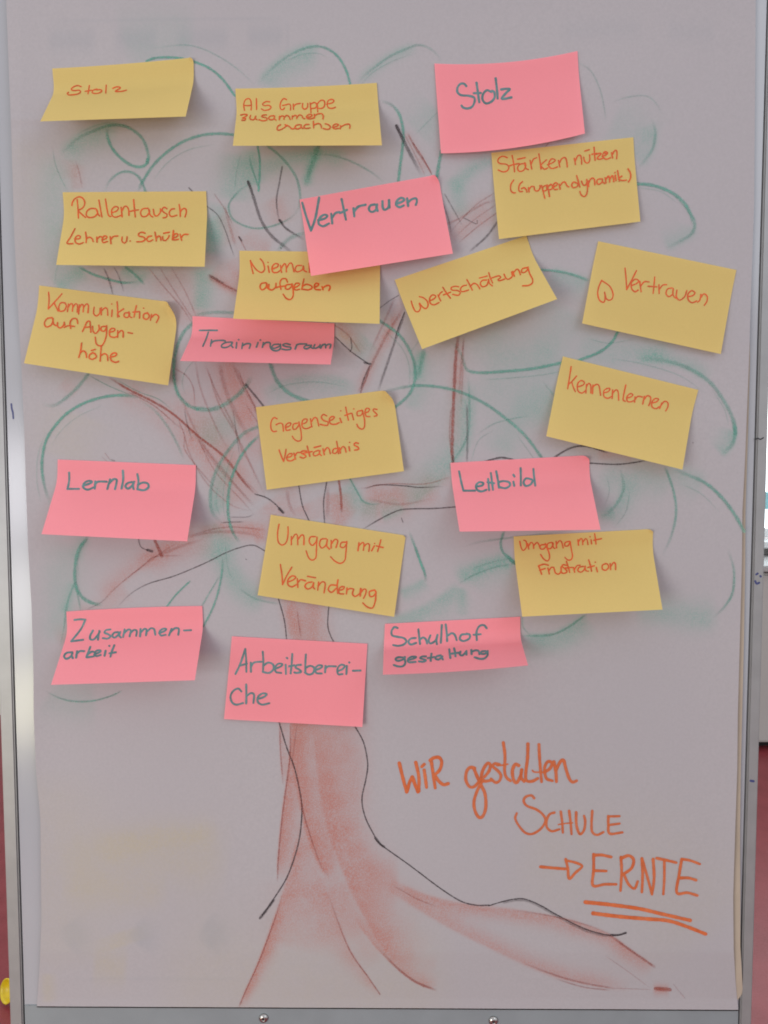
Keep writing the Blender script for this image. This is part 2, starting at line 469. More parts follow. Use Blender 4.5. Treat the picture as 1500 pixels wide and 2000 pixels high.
# green, brown: (peak, fade width to the left of travel, fade width to the right, points)
SMUDGE_AND_TINT = {
 'g': """
.30 10 30 118,305 150,272 185,255 215,245 235,245
.18 30 30 120,300 105,380 108,460 118,540
.30 8 34 505,168 520,145 545,122 570,105 600,93 625,91
.22 8 12 698,165 715,145 740,125 765,108 795,95 815,88
.35 14 22 490,290 494,320 500,345 505,362
.28 30 30 470,300 462,340 455,375 452,395
.55 9 9 622,284 617,300 612,315 603,340 597,365
.30 16 18 500,340 530,322 560,311 600,304 645,303 680,313
.28 14 14 968,305 930,325 905,350 890,380
.22 16 16 878,345 892,372 900,405 905,425
.18 8 30 1270,240 1278,270 1268,300 1250,325
.18 8 25 1357,440 1350,457 1330,470 1300,487
.14 40 40 860,215 835,240 812,262
.34 16 20 165,525 135,545 112,565
.30 22 16 235,525 262,535 280,553
.38 22 12 388,520 392,560 390,610
.35 20 10 402,425 412,460 408,500
.20 25 25 430,395 420,440 415,480
.22 8 36 510,768 560,747 610,738 660,742 700,760
.30 22 8 440,900 425,940 418,985 425,1010
.22 30 30 400,870 420,840 470,825
.20 26 8 812,700 815,730 808,765 795,800
.42 8 14 828,683 822,712 814,745
.20 20 30 690,690 720,660
.30 10 34 918,740 918,800 915,845 905,872 890,895 872,918 850,942 820,967 785,992
.18 30 30 970,895 1000,835 1045,790 1090,760
.13 45 45 930,740 990,770 1060,790 1090,830
.15 40 40 940,640 1000,700 1100,690
.24 8 28 1075,528 1110,538 1152,550
.20 26 26 1130,665 1180,690 1260,690 1320,700
.28 18 6 1240,702 1290,704 1340,718 1385,745
.30 6 24 1436,838 1428,868 1408,890
.18 14 30 1300,912 1340,925 1380,945
.16 30 30 1170,920 1210,940 1260,935 1310,950
.22 26 8 1214,925 1219,955 1210,980 1180,1010
.26 12 12 1172,1010 1200,1000
.24 24 30 1405,1200 1350,1207 1290,1195 1240,1196
.36 30 5 1145,1200 1110,1225 1075,1240 1020,1243
.30 6 26 680,938 700,966 712,982 742,984
.28 16 6 832,1132 810,1145 780,1158
.30 10 34 895,1138 910,1118 950,1102 1003,1090
.26 26 6 895,1140 930,1121 970,1107 1005,1102
.30 26 8 897,1140 870,1165 830,1188 790,1205 755,1213
.22 10 10 903,1145 903,1205
.26 26 8 745,1012 775,1000 790,990
.30 22 22 437,1045 440,1095 460,1138 490,1163 520,1175
.22 28 28 440,1030 420,1060 425,1100
.16 40 30 140,1060 120,1110 118,1180 110,1260
.30 8 14 172,1050 158,1070 150,1095
.25 10 10 147,1135 133,1170 126,1200
.12 40 40 100,1345 130,1365 190,1365
.10 60 60 240,100 300,85 380,90
.10 50 50 1190,240 1230,260 1260,290
.12 50 50 1060,740 1100,640 1120,600
""",
 'b': """
.62 28 2 570,1350 566,1480 553,1580 544,1670 542,1720
.32 18 2 545,1360 548,1470 553,1532
.60 34 3 582,1350 573,1480 585,1560 600,1620 625,1690 646,1716
.18 45 45 622,1340 620,1500 640,1600 665,1690
.18 40 40 655,1340 665,1500 670,1590 700,1660
.14 26 26 680,1350 695,1500 690,1570
.50 50 4 612,1400 620,1480 630,1560 645,1625 668,1690 697,1755 750,1850 810,1895
.22 24 24 690,1640 720,1690 760,1715
.30 40 40 690,1700 720,1720 780,1725
.46 19 4 1135,1802 1000,1779 900,1767 830,1750 765,1722
.38 4 21 1230,1934 1110,1913 1040,1888 960,1850 880,1810 800,1762 740,1722
.30t 5 50 610,1690 640,1750 680,1850 720,1910 744,1946
.40 12 3 590,1600 612,1662 640,1712
.44 20 2 690,1790 735,1850 775,1890 812,1918 852,1934
.46t 46 3 590,1600 575,1665 558,1730 535,1800 508,1870 480,1935 464,1972
.45 12 2 545,1770 505,1880 480,1935 467,1966
.50 3 20 1090,1792 1180,1822 1230,1856 1279,1889
.10 14 14 780,1868 820,1880 855,1885
.16 30 30 650,1725 690,1800 735,1885
.26 24 24 630,1660 650,1720 672,1780 700,1830
.12 30 30 600,1720 610,1790 640,1850
.50 9 9 1275,1932 1308,1933
.16 60 60 600,1720 590,1800 580,1860
.44 20 14 560,1140 566,1185 572,1215 580,1248 582,1300
.46 26 26 612,1140 612,1220 618,1250 620,1310
.26 14 14 565,1185 572,1215 576,1245
.30 20 20 645,960 655,1000 665,1035
.28 18 24 672,960 676,990 690,1010
.34 26 26 710,962 760,970 810,965 860,955
.24 28 28 700,985 750,990 800,975
.20 14 14 820,945 860,940 880,930
.32 12 30 440,665 447,720 470,775 500,850
.28 26 26 455,690 480,760 505,830
.24 24 24 400,800 425,860 470,930 500,985
.26 12 26 370,830 400,890 440,945 480,990
.16 24 24 560,920 570,970 575,1010
.34 14 10 520,1040 470,1031 430,1030 385,1040
.34 14 14 385,1042 340,1060 310,1080 270,1110
.28 6 22 310,1080 270,1110 230,1142 200,1172
.24 22 22 180,1180 150,1230 110,1255
.30 14 14 495,1050 520,1045
.40 10 8 408,538 440,560 470,575
.20 20 20 420,520 450,545 470,530
.24 22 22 530,385 545,415 552,440
.22 18 18 425,420 445,450 455,480
.20 16 10 148,318 146,345 150,372
.14 18 18 135,310 135,350
.28 12 22 655,625 685,655 715,690
.34 10 10 700,770 722,720 755,655 783,610
.20 10 10 895,660 898,720 890,790
.22 26 10 1165,890 1210,888 1240,895
.18 14 14 870,430 920,410 965,385
.18 14 14 890,465 930,440 970,420
.20 8 8 790,255 810,290 833,338
.16 20 20 210,525 222,560
.16 20 20 330,525 360,560 385,610
.14 14 14 120,745 150,770
.24 16 30 230,745 300,790 350,830 400,880
.26 30 30 350,760 385,830 440,900 480,960
.28 26 26 430,740 470,820 520,900
.26 24 24 520,980 545,1010 560,1030
.22 24 24 590,985 600,1005 605,1020
.24 16 16 380,600 400,640 420,700
.20 20 20 300,545 340,590 372,640
.26 16 16 450,505 470,540 480,560
.22 22 22 475,460 500,480 530,490
.22 12 12 795,570 770,620 745,680
.22 14 14 895,690 890,780 886,880
.20 14 14 870,470 910,440 960,410
.26 18 18 560,1040 480,1035 420,1040
.24 22 22 420,1055 340,1075 290,1110
.18 18 18 250,1150 210,1178 180,1190
""",
 'y': """
.20 58 58 110,1690 220,1675 320,1668 450,1690
.22 24 24 180,1660 300,1640 430,1625
.16 30 30 120,1730 200,1745 330,1745
.20 40 40 230,1820 240,1850
.22 30 30 180,1885 250,1890
.24 8 14 660,645 690,670 700,690
.26 10 14 95,1960 90,1900
.12 60 60 150,800 120,900
.10 90 90 110,1500 105,1700 140,1900
.12 120 120 300,1900 600,1930 900,1900
.10 120 120 1000,1650 1250,1700 1380,1850
.10 70 70 60,250 80,600
""",  # yellow chalk, plus wide faint strokes painting a warm light cast onto the sheet
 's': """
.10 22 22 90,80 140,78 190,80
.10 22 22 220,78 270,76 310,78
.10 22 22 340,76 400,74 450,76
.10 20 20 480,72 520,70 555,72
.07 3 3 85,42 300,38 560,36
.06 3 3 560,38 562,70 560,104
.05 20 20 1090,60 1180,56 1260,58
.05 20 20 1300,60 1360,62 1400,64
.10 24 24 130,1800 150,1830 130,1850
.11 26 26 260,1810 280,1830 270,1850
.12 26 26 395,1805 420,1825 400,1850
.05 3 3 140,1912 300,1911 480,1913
"""}
NS_Y = np.arange(-96, 1975, 3.0); NS_Y[-1] = 1969
NX = 470
U = np.linspace(0, 1, NX)
GYm = np.repeat(NS_Y[:, None], NX, 1)
XL, XR = interp(NS_Y, PL), interp(NS_Y, PR)
GXm = XL[:, None] + (XR - XL)[:, None] * U[None, :]
GYm = GYm + (U[None, :] - 0.5) * 7.0 * np.clip((NS_Y[:, None] - 1500) / 470.0, 0, 1)
PIG = np.zeros(GXm.shape + (4,), np.float32); PIG[..., 3] = 0

def smear(ch, peak, wl, wr, pts, tap=False):
    P = crom(pts, 7.0)
    pad = 2.2 * max(wl, wr)
    x0, y0 = P.min(0) - pad; x1, y1 = P.max(0) + pad
    rows = np.where((NS_Y >= y0 - 5) & (NS_Y <= y1 + 5))[0]
    if not len(rows): return
    sl = slice(rows[0], rows[-1] + 1)
    X, Y = GXm[sl], GYm[sl]
    mk = (X >= x0) & (X <= x1)
    x, y = X[mk], Y[mk]
    best = np.full(x.shape, 1e9); sgn = np.zeros(x.shape); par = np.zeros(x.shape)
    n = len(P) - 1
    for i in range(n):
        a, b = P[i], P[i + 1]
        dx, dy = b - a
        L2 = dx * dx + dy * dy + 1e-9
        t = np.clip(((x - a[0]) * dx + (y - a[1]) * dy) / L2, 0, 1)
        ex, ey = x - a[0] - t * dx, y - a[1] - t * dy
        dd = ex * ex + ey * ey
        bt = dd < best
        best = np.where(bt, dd, best)
        sgn = np.where(bt, np.sign(dx * ey - dy * ex), sgn)      # + is right of travel on the sheet
        par = np.where(bt, (i + t) / n, par)
    dist = np.sqrt(best)
    w = np.where(sgn > 0, wr, wl)
    if tap: w = w * (1 - 0.85 * par)
    dens = peak * np.exp(-(dist / (w + 1e-6)) ** 2 * 1.1)
    dens *= np.clip(par / 0.14, 0, 1) ** 0.8 * np.clip((1 - par) / 0.14, 0, 1) ** 0.8
    cur = PIG[sl][..., ch]
    tmp = cur[mk]
    cur[mk] = 1 - (1 - tmp) * (1 - dens)

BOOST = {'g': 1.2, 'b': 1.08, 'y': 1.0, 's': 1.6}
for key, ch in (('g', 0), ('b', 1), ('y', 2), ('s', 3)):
    for ln in SMUDGE_AND_TINT[key].strip().split('\n'):
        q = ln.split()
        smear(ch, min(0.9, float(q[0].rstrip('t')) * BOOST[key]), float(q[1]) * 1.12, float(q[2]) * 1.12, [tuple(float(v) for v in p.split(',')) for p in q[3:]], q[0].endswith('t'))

HV = paper_h(GXm, GYm)
PV = at_np(GXm, GYm, HV).reshape(-1, 3)
PAPER_LOC = at(757, 1000, 0.0042)
nr = len(NS_Y)
idx = np.arange(nr * NX).reshape(nr, NX)
F = np.stack([idx[:-1, :-1], idx[1:, :-1], idx[1:, 1:], idx[:-1, 1:]], -1).reshape(-1, 4)
me = bpy.data.meshes.new("flipchart_paper")
me.vertices.add(len(PV)); me.vertices.foreach_set('co', (PV - PAPER_LOC).astype(np.float32).ravel())
me.loops.add(F.size); me.loops.foreach_set('vertex_index', F.astype(np.int32).ravel())
me.polygons.add(len(F)); me.polygons.foreach_set('loop_start', np.arange(0, F.size, 4, dtype=np.int32))
me.update(calc_edges=True)
me.polygons.foreach_set('use_smooth', np.ones(len(F), bool))
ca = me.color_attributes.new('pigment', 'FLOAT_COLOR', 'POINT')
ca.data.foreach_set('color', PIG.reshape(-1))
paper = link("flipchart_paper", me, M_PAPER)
paper.location = tuple(PAPER_LOC)
tag(paper, "large white flipchart sheet with a pastel tree drawn on it, hung on the easel", "flipchart paper")

# the sheet underneath; its colour paints the warm light through the curled right edge
UR = [(1462, 560), (1465, 700), (1461, 850), (1456, 1000), (1455.5, 1100), (1453, 1250), (1449.5, 1400), (1447, 1500), (1445.5, 1620), (1446, 1750), (1446, 1850), (1449, 1900), (1450.5, 1930), (1449, 1944), (1441, 1953)]
vs, fs = [], []
rows = np.linspace(560, 1953, 120)
for y in rows:
    xr = interp(y, UR)
    for q in range(7):
        s_ = q / 6.0
        x = 1380 + (xr - 1380) * s_
        h = 0.0015 + 0.0022 * max(0, s_ - 0.5) * 2 * min(1, max(0, (y - 560) / 700))
        h = max(0.0003, min(h, float(paper_h(x, y)) - 0.0009))
        vs.append(tuple(at(x, y, h) - PAPER_LOC))
for i in range(len(rows) - 1):
    for q in range(6):
        a = i * 7 + q
        fs.append((a, a + 7, a + 8, a + 1))
us = link("under_sheet", mesh_np("under_sheet", vs, fs), M_UNDER)
us.location = tuple(PAPER_LOC)
tag(us, "edge of the next paper sheet, coloured as if warm light shone through it, right of the drawn sheet", "paper sheet")

# crisp strokes: width, density, fade in, fade out, points
G_LINES = """
6 .85 0 0 287,119 300,114 318,112 345,113 380,121 410,134 435,155 458,186
4 .28 .3 .3 300,95 330,90 365,88 400,97 440,118 470,140 500,168
3 .25 .2 .2 103,290 108,320 120,350 132,372
7 .65 .5 0 118,303 150,272 185,255 215,245 245,247 270,262 283,280 290,305 288,318
7 .80 0 .2 288,312 284,322 272,326 255,322 235,308 218,288 210,268 208,250
7 .75 .1 0 270,372 280,352 300,322 325,298 355,278 390,265 425,261 455,263
6 .62 .4 0 205,372 215,352 235,337 255,336 270,345 278,358 284,374
6 .8 .8 0 505,165 520,145 545,122 570,105 600,93 625,91 648,100 665,117 677,140 684,164
6 .35 .3 .3 698,163 715,145 740,125 765,108 795,95 815,88 835,92 855,108 862,122
7 .80 .3 0 745,197 765,205 778,220 785,240 788,265 786,290 782,320 778,354
5 .9 0 0 503,285 507,310 507,340 505,372
4 .7 .3 0 487,305 491,325 498,345 504,364
6 .6 0 .3 523,285 545,303 565,325 580,350 586,380 585,400 578,415
10 .45 0 .4 622,284 617,300 612,315 603,340 597,365
5 .40 .5 .3 600,303 640,302 680,313 720,333 752,357
5 .55 .2 .2 487,358 465,375 449,395 447,410 455,428 475,440 500,446 530,442 560,430 580,415
10 .35 .2 .2 595,455 570,463 555,475 543,490
8 .80 0 0 862,296 857,322 853,348
4 .25 .2 .2 1130,122 1155,140 1172,175 1180,210 1183,235
4 .22 .3 .3 1195,200 1225,190 1260,187 1280,200 1295,225
7 .40 .3 .5 1275,235 1280,260 1275,290 1260,312 1245,330
8 .80 0 .5 1243,359 1275,362 1310,375 1335,395 1350,420 1357,440 1350,457 1330,470 1300,485
6 .80 .1 .2 155,522 180,535 210,545 240,552 265,551
6 .70 .1 .2 245,522 262,535 281,554
8 .40 .1 .1 460,611 420,610 385,614
8 .65 0 0 375,632 358,650 345,680 340,710 340,740 348,770 365,790 385,799
10 .60 .05 .2 383,798 410,800 435,792 465,771 482,751 491,737
3 .6 0 .3 338,700 340,740 348,770 368,792
8 .48 0 .4 172,731 150,758 125,780 105,792 85,790
7 .85 .2 .1 97,982 87,950 82,920 83,890 90,860 105,835 130,808 165,787 205,775 240,772 268,776
6 .35 .4 .2 268,778 300,800 325,830 345,865 359,897
3 .45 .2 .3 170,731 215,755 270,777
3 .45 .2 .3 225,740 270,765 310,780 342,806
8 .52 0 .2 505,833 478,845 455,868 435,895 420,925 412,955 411,985 417,1005 432,1020
7 .80 .1 .1 507,850 488,868 470,892 457,920 448,950 445,985 447,1015 455,1040 466,1057
9 .68 0 0 528,712 540,742 558,763 580,776 602,783
7 .72 0 0 740,625 775,650 795,675 808,705 811,730 807,755 795,775 771,796
9 .40 .1 .4 828,683 822,712 814,742
7 .72 .2 0 750,765 790,756 825,753 870,758 910,770 950,790 985,815 1015,840 1035,862 1058,894
7 .80 .4 0 880,665 900,690 907,712 915,724 940,728 990,725 1040,720 1100,708
7 .85 0 0 1130,704 1170,688 1195,668 1208,645
5 .40 .2 .2 915,735 917,800 915,840 905,870 890,893 875,917
4 .28 .3 .2 930,850 960,830 990,820 1035,812
4 .65 0 .4 684,936 700,965 708,978 725,985 745,983
6 .70 0 .2 1058,527 1090,530 1120,537 1153,549
9 .50 .4 0 1240,700 1290,703 1340,717 1385,745 1415,785 1432,820 1436,845
9 .75 .2 .7 1433,822 1436,845 1430,868 1412,888
6 .62 .1 .4 1299,912 1313,950 1320,985 1319,1015 1310,1050 1295,1083
8 .70 .4 0 1310,916 1345,928 1380,945 1410,972 1435,1005 1453,1037
7 .45 .4 .4 1212,915 1218,945 1215,965 1200,990 1175,1012
6 .60 .4 .3 1422,1075 1432,1105 1434,1130 1430,1160 1415,1185 1395,1205
5 .55 .1 .2 1145,1200 1110,1225 1075,1240 1020,1242
6 .95 .4 .2 800,1040 812,1072 822,1100 829,1118 832,1134
5 .35 .3 .3 905,1068 940,1058 1000,1050 1070,1042 1112,1037
6 .75 .1 0 984,1038 978,1060 982,1078 995,1090 1006,1100
9 .75 .4 0 990,1086 1000,1096 1008,1100
4 .35 .2 .2 895,1140 930,1121 970,1107 1005,1102
8 .75 .1 .1 172,1048 155,1072 148,1095 146,1125 150,1150 162,1168 180,1178 197,1181
5 .45 .1 .3 147,1135 135,1165 128,1195 124,1232
5 .40 .1 .2 147,1138 152,1165 157,1190
4 .90 .1 0 371,1135 345,1160 326,1184
5 .75 .2 0 435,1088 433,1120 425,1160 412,1195 397,1223
4 .50 .2 .2 427,1128 405,1165 393,1186
4 .65 .3 .1 90,1350 115,1363 145,1370 180,1369 215,1360 238,1349
4 .35 .1 .3 1020,1205 1022,1225 1035,1240
5 .30 .2 .2 468,1150 500,1170 545,1180
3 .25 .2 .2 130,1195 124,1230 118,1260
3 .28 .2 .3 300,350 330,315 370,292 420,282
3 .28 .2 .3 600,560 620,590 640,610
3 .26 .2 .3 745,640 785,680 800,720 798,760
3 .28 .2 .3 1010,850 1045,900 1058,930
3 .26 .2 .3 1195,700 1260,712 1330,735 1380,770
3 .26 .2 .3 1230,960 1222,1000 1200,1030
3 .26 .2 .3 460,870 440,930 436,990 446,1030
3 .26 .2 .3 395,690 365,720 356,750 365,775
3 .30 .2 .3 560,118 590,106 620,104 640,112
3 .25 .3 .3 700,170 730,140 770,118 810,104
4 .25 .2 .2 150,262 185,246 220,240 260,250
3 .28 .2 .2 1320,385 1345,415 1352,440
3 .25 .2 .3 1245,366 1290,374 1325,398
3 .25 .2 .3 855,218 835,238 812,262
3 .25 .2 .2 470,300 462,335 458,370
3 .30 .2 .2 940,742 1000,738 1060,732 1110,722
3 .25 .2 .3 1150,662 1190,670 1240,662
4 .25 .2 .3 1060,745 1085,780 1090,820
3 .25 .3 .3 1390,760 1415,800 1424,835
3 .25 .2 .3 1330,945 1370,965 1405,1000
3 .25 .2 .3 1185,930 1190,960 1180,990
3 .22 .2 .2 100,870 120,840 155,812 200,792
3 .25 .2 .2 425,950 422,985 430,1008
3 .25 .2 .3 520,770 560,752 620,746 680,756
3 .25 .2 .2 925,1110 960,1098 1000,1090
3 .25 .2 .3 160,1060 152,1095 154,1140
3 .22 .2 .3 440,1060 445,1110 460,1140
3 .25 .2 .3 80,980 72,940 74,890 90,840
3 .22 .2 .3 130,470 112,520 105,560
3 .22 .2 .3 800,690 822,660 834,640
3 .25 .2 .3 920,900 935,860 965,840
"""
B_LINES = """
5 .95 .1 .1 213,737 250,760 300,785 340,810 385,850 430,885 450,906 475,940 498,965
3 .5 .1 .4 250,765 300,792 345,830 362,842
7 .85 .1 0 895,655 890,700 887,760 884,830 883,880 885,903
4 .35 .1 .2 906,660 900,720 897,770
3 .4 .1 .1 880,800 878,850 882,890
5 .95 0 .2 662,940 666,970 667,1000
7 .90 0 .1 303,1057 309,1070 316,1086
4 .35 .1 .3 402,715 420,760 440,800 460,840 472,880 485,900 505,945
3 .40 .1 .3 465,722 478,755 500,800 515,840
3 .35 .1 .3 345,812 360,850 362,880 400,930 440,970
3 .35 .1 .2 358,842 372,890 405,945 450,985 488,998
3 .35 .1 .2 385,855 420,920 470,975 495,1003
3 .30 .1 .3 430,890 470,930 510,970
3 .40 .1 .3 342,720 365,735 378,760 380,800
3 .30 .1 .2 480,790 510,835 530,870
4 .55 .1 .2 407,537 432,553 470,572
3 .40 .1 .2 290,523 320,560 355,600 377,634
3 .35 .1 .2 312,523 345,575 381,630
3 .30 .1 .2 335,523 362,570 385,622
4 .55 .1 .2 797,262 815,295 835,325 844,343
3 .6 .1 .1 806,278 826,308 843,340
3 .30 .1 .1 790,262 812,305 830,342
3 .35 .1 .3 965,377 930,400 900,430 878,455
3 .30 .1 .3 968,400 925,430 890,462
3 .40 .1 .2 975,412 930,445 895,475
3 .35 .1 .2 418,378 440,410 455,440
3 .45 .1 .2 466,462 480,488
3 .30 .2 .2 148,316 155,338 160,365
6 .40 .1 .1 700,767 722,720 755,655 785,607
3 .55 .1 .2 704,768 716,738 722,715
3 .45 .1 .2 650,632 680,655 705,690
3 .40 .2 .2 520,1036 470,1030 430,1031 380,1042
3 .35 .2 .2 305,1082 275,1108 235,1140 205,1168
3 .3 .2 .2 345,1060 300,1090 240,1135
2.5 .3 .2 .3 355,1085 300,1088 285,1105
3 .4 .2 .2 700,955 760,945 830,945 885,930
3 .75 .2 .1 567,1413 566,1480 553,1580 544,1670 542,1722
3 .55 .2 .3 546,1416 548,1470 553,1533
3 .65 .3 .4 578,1500 590,1575 605,1630 628,1692 646,1716
3 .70 .3 .05 552,1745 535,1800 505,1880 480,1935 467,1966
3 .70 .5 0 640,1745 680,1850 720,1910 742,1942
5 .75 .5 .15 735,1848 775,1890 812,1918 852,1934
4 .5 .3 .1 1020,1880 1085,1905 1140,1920 1200,1931
3 .5 .3 .1 1085,1912 1140,1928 1190,1934
5 .75 .3 .1 1185,1822 1230,1855 1279,1889
3 .45 .3 .3 1000,1777 1080,1790 1150,1808 1190,1825
8 .95 .1 .1 1281,1931 1308,1933
2 .35 .2 .2 1315,1922 1338,1950
2 .30 .2 .2 1180,1865 1230,1900 1270,1930
2 .3 .2 .2 1200,1930 1270,1933
3 .45 .2 .3 580,1190 584,1220 588,1248
3 .40 .2 .2 768,1730 815,1756 850,1770
3 .35 .2 .2 580,1415 574,1460 570,1500
3 .2 .2 .2 200,893 208,900
2.5 .35 .2 .2 205,885 214,897
9 .30 .1 .3 428,712 440,760 462,812 490,860
7 .32 .1 .3 455,712 470,745 500,800 515,838
10 .26 .1 .3 408,540 440,558 468,573
6 .30 .2 .3 438,400 448,440 462,486
5 .32 .2 .3 350,770 392,860 450,935 496,990
6 .28 .2 .3 372,838 420,905 470,960 500,990
4 .35 .2 .3 405,720 428,790 462,850 500,930 520,975
4 .32 .2 .3 380,700 392,760 420,830 452,890
8 .28 .2 .3 640,950 640,985 638,1015
7 .28 .2 .3 560,958 565,985 575,1005
6 .30 .2 .3 350,1052 410,1040 470,1040 520,1052
6 .26 .2 .3 300,1090 350,1068 400,1052
5 .30 .1 .3 770,585 745,640 722,690
5 .32 .1 .2 868,440 900,425 940,400 965,392
4 .30 .1 .3 905,668 903,740 900,800
5 .26 .2 .3 720,975 780,985 840,975
2.5 .4 .1 .1 1078,272 1062,290
"""
C_LINES = """
3.4 .95 0 0 545,1410 560,1460 575,1500 588,1560 589,1600 582,1650 562,1710 535,1755 512,1788
6 .80 .1 0 535,1757 520,1778 508,1793
3.4 .90 0 0 693,1418 710,1450 718,1490 715,1520 707,1560 713,1595 730,1630 742,1648 800,1690 860,1735 900,1760 930,1768 955,1768
6 .95 .2 .2 733,1636 742,1648 750,1654
3.0 .9 0 0 955,1769 985,1760 1005,1756 1025,1756 1055,1768 1090,1788 1140,1813 1180,1825 1205,1827 1222,1823
6 .40 0 .1 985,1762 1010,1758 1035,1761 1065,1776 1095,1793 1140,1816 1180,1827 1205,1827
5 .9 .2 0 1190,1826 1208,1826 1222,1822
3 .85 0 0 544,1170 555,1210 560,1250
3 .80 0 0 642,1185 640,1220 645,1240 653,1256
3.4 .80 .1 0 498,965 520,972 538,985 552,1001
6 .85 .3 0 545,993 553,1001
3 .85 0 0 583,946 590,985 598,1005 606,1022
3.4 .70 0 0 638,942 632,980 634,1022
3 .75 .2 .3 712,955 740,947 790,949 820,952 866,950
3.4 .75 .2 0 705,1036 740,1015 775,998 800,994 850,993 890,990
3 .70 .3 0 225,1190 255,1160 290,1140 340,1125 400,1100 440,1080 470,1069 495,1065 519,1077
3 .6 0 0 270,1052 275,1068 288,1075
6 .8 .2 .1 288,1074 297,1077
4.5 .85 .2 .1 942,903 970,895 985,894 1006,899
4.5 .80 .1 .1 1078,896 1110,877 1135,871 1160,875 1185,884
3.6 .80 0 .1 1146,904 1200,907 1235,904 1262,899
7 .60 0 .3 485,355 495,385 510,430 530,460 560,485 578,500
5 .8 0 .7 484,355 490,368 495,380
4 .60 0 .3 551,326 545,360 540,390 543,420 548,433
5 .70 0 .5 547,432 560,447 592,467
6 .85 0 .5 546,430 551,435
8 .60 0 .4 775,246 785,268 800,298 822,340
6 .80 0 .6 774,246 780,258 786,270
3 .80 .1 0 655,658 685,686 720,711
3 .7 0 .1 685,660 687,678 684,687
5 .7 .1 .1 712,708 724,711
6 .48 .1 .2 790,612 770,670 738,765
3 .75 0 .3 790,610 778,640 772,660
4 .55 .1 .3 722,714 710,742 704,766
5 .75 0 .1 480,751 500,775 516,795
2.5 .55 0 0 743,601 760,588 778,577
4 .50 .1 .3 203,525 212,545 222,580
3 .45 .1 .3 223,523 232,540 242,570
2.5 .60 0 .2 403,402 425,420 440,450 450,480 458,502
3 .8 0 .1 369,367 376,374
4 .7 0 .2 467,463 472,470
5 .55 .1 .3 972,432 950,462 916,492
2.5 .6 .1 0 905,425 930,437 932,431
3 .45 .1 .3 868,378 885,408 903,440
3 .45 .1 .3 862,390 875,425 882,460
5 .40 .1 .1 912,790 913,850 912,902
3 .7 0 0 884,890 885,903
2.5 .5 .1 .2 640,625 643,650 655,680
3 .5 .2 .2 432,1021 447,1020 475,1019
3 .35 .2 .2 447,1010 480,1010 495,1005
2.5 .45 .2 .3 360,800 366,830 375,860
2.5 .40 .2 .2 455,800 462,850 468,890
2.5 .5 0 .1 217,898 224,900
4 .4 .2 .2 410,540 436,552
2.5 .5 0 .2 410,537 425,545
2.5 .6 0 .1 784,1012 787,1020
3 .30 .2 .3 170,1190 195,1178 215,1160
2 .6 0 0 1353,864 1354,865
2.2 .7 0 0 480,1092 481,1093
2.2 .6 0 0 548,484 549,485
"""
def lines(block, name, mat, soft, jit, wk, dk):
    R_ = Ribbons()
    for ln in block.strip().split('\n'):
        q = ln.split()
        R_.add([tuple(float(v) for v in p.split(',')) for p in q[4:]], float(q[0]) * wk, on_paper, float(q[1]) * dk,
               0.00015, (float(q[2]), float(q[3])), (1, 1), jit, soft)
    o = R_.build(name, mat, paper, PAPER_LOC)
    return o
lines(G_LINES, "green_crown_strokes", M_GREEN, 0.65, 0.14, 1.15, 0.85)
lines(B_LINES, "brown_branch_strokes", M_BROWN, 0.6, 0.16, 1.2, 0.80)
lines(C_LINES, "charcoal_outline", M_CHAR, 0.5, 0.14, 1.05, 0.88)

WIR = """78,238 105,350 135,462|138,455 158,385 178,345|178,345 200,405 222,460|205,232 228,340 230,455|270,292 280,360 288,425|252,266 270,248|325,222 340,330 355,430|
315,218 345,198 385,196 405,230 390,290 345,335|350,335 385,380 420,405 455,397"""
GEST = """660,278 625,272 597,305 592,370 620,420 655,420 690,385|655,285 680,345 710,410 740,480 745,580 722,648 690,655 660,600 655,530 680,450 715,385|
705,385 720,300 758,240 780,255 770,300 735,345|712,360 740,378 790,370|850,250 815,243 800,265 840,300 862,335 850,375 820,388 785,360|880,80 893,180 890,300 905,350 935,375|
1000,258 972,248 950,300 960,370 985,388 1012,340 1022,290|1022,290 1018,350 1040,380|1070,90 1067,200 1052,330 1062,375 1105,378 1145,357|1155,95 1160,200 1175,382|
1195,310 1240,280 1255,238 1222,228 1198,280 1212,355 1258,375|1270,228 1285,300 1290,380|1287,290 1320,228 1345,218 1365,290 1390,360 1415,385 1445,375"""
GEST_THIN = "830,258 870,255 915,247|1105,295 1122,308 1195,308"
SCHULE = """195,70 175,50 135,60 120,90 145,125 210,150 260,190 275,235 240,290 180,325 130,315 85,265 60,215 70,178|340,172 305,185 285,225 285,275 320,305 375,292|
385,165 395,240 400,315|445,160 455,240 462,325|495,170 497,260 520,325 550,300 560,240 552,197|610,160 605,250 610,310 645,332 690,312|725,198 725,260 735,322 825,314|725,200 805,198|725,262 805,251"""
SCH_THIN = "368,258 420,250 470,246"
ERNTE = """240,560 330,568 420,575|420,505 435,570 445,645 490,602 537,556 490,530 425,515|620,470 620,580 615,692 700,685 780,685|620,477 680,476 745,490|620,587 710,590|
815,490 820,600 812,730|815,500 870,480 905,510 890,570 825,618|838,618 870,685 912,715 935,665|965,500 970,620 965,740|965,500 1000,620 1037,755|1045,505 1052,640 1037,755|1070,498 1140,513 1210,530|1125,515 1125,640 1118,755|
1250,505 1230,620 1215,745 1290,745 1360,765|1250,505 1310,515 1378,540|1240,640 1300,640 1352,655"""
UNDER = "560,812 750,832 950,860 1100,895 1310,943|615,892 800,915 1000,932 1150,945 1280,985 1420,1040"
K1, K2 = 380 / 1500., 410 / 1500.
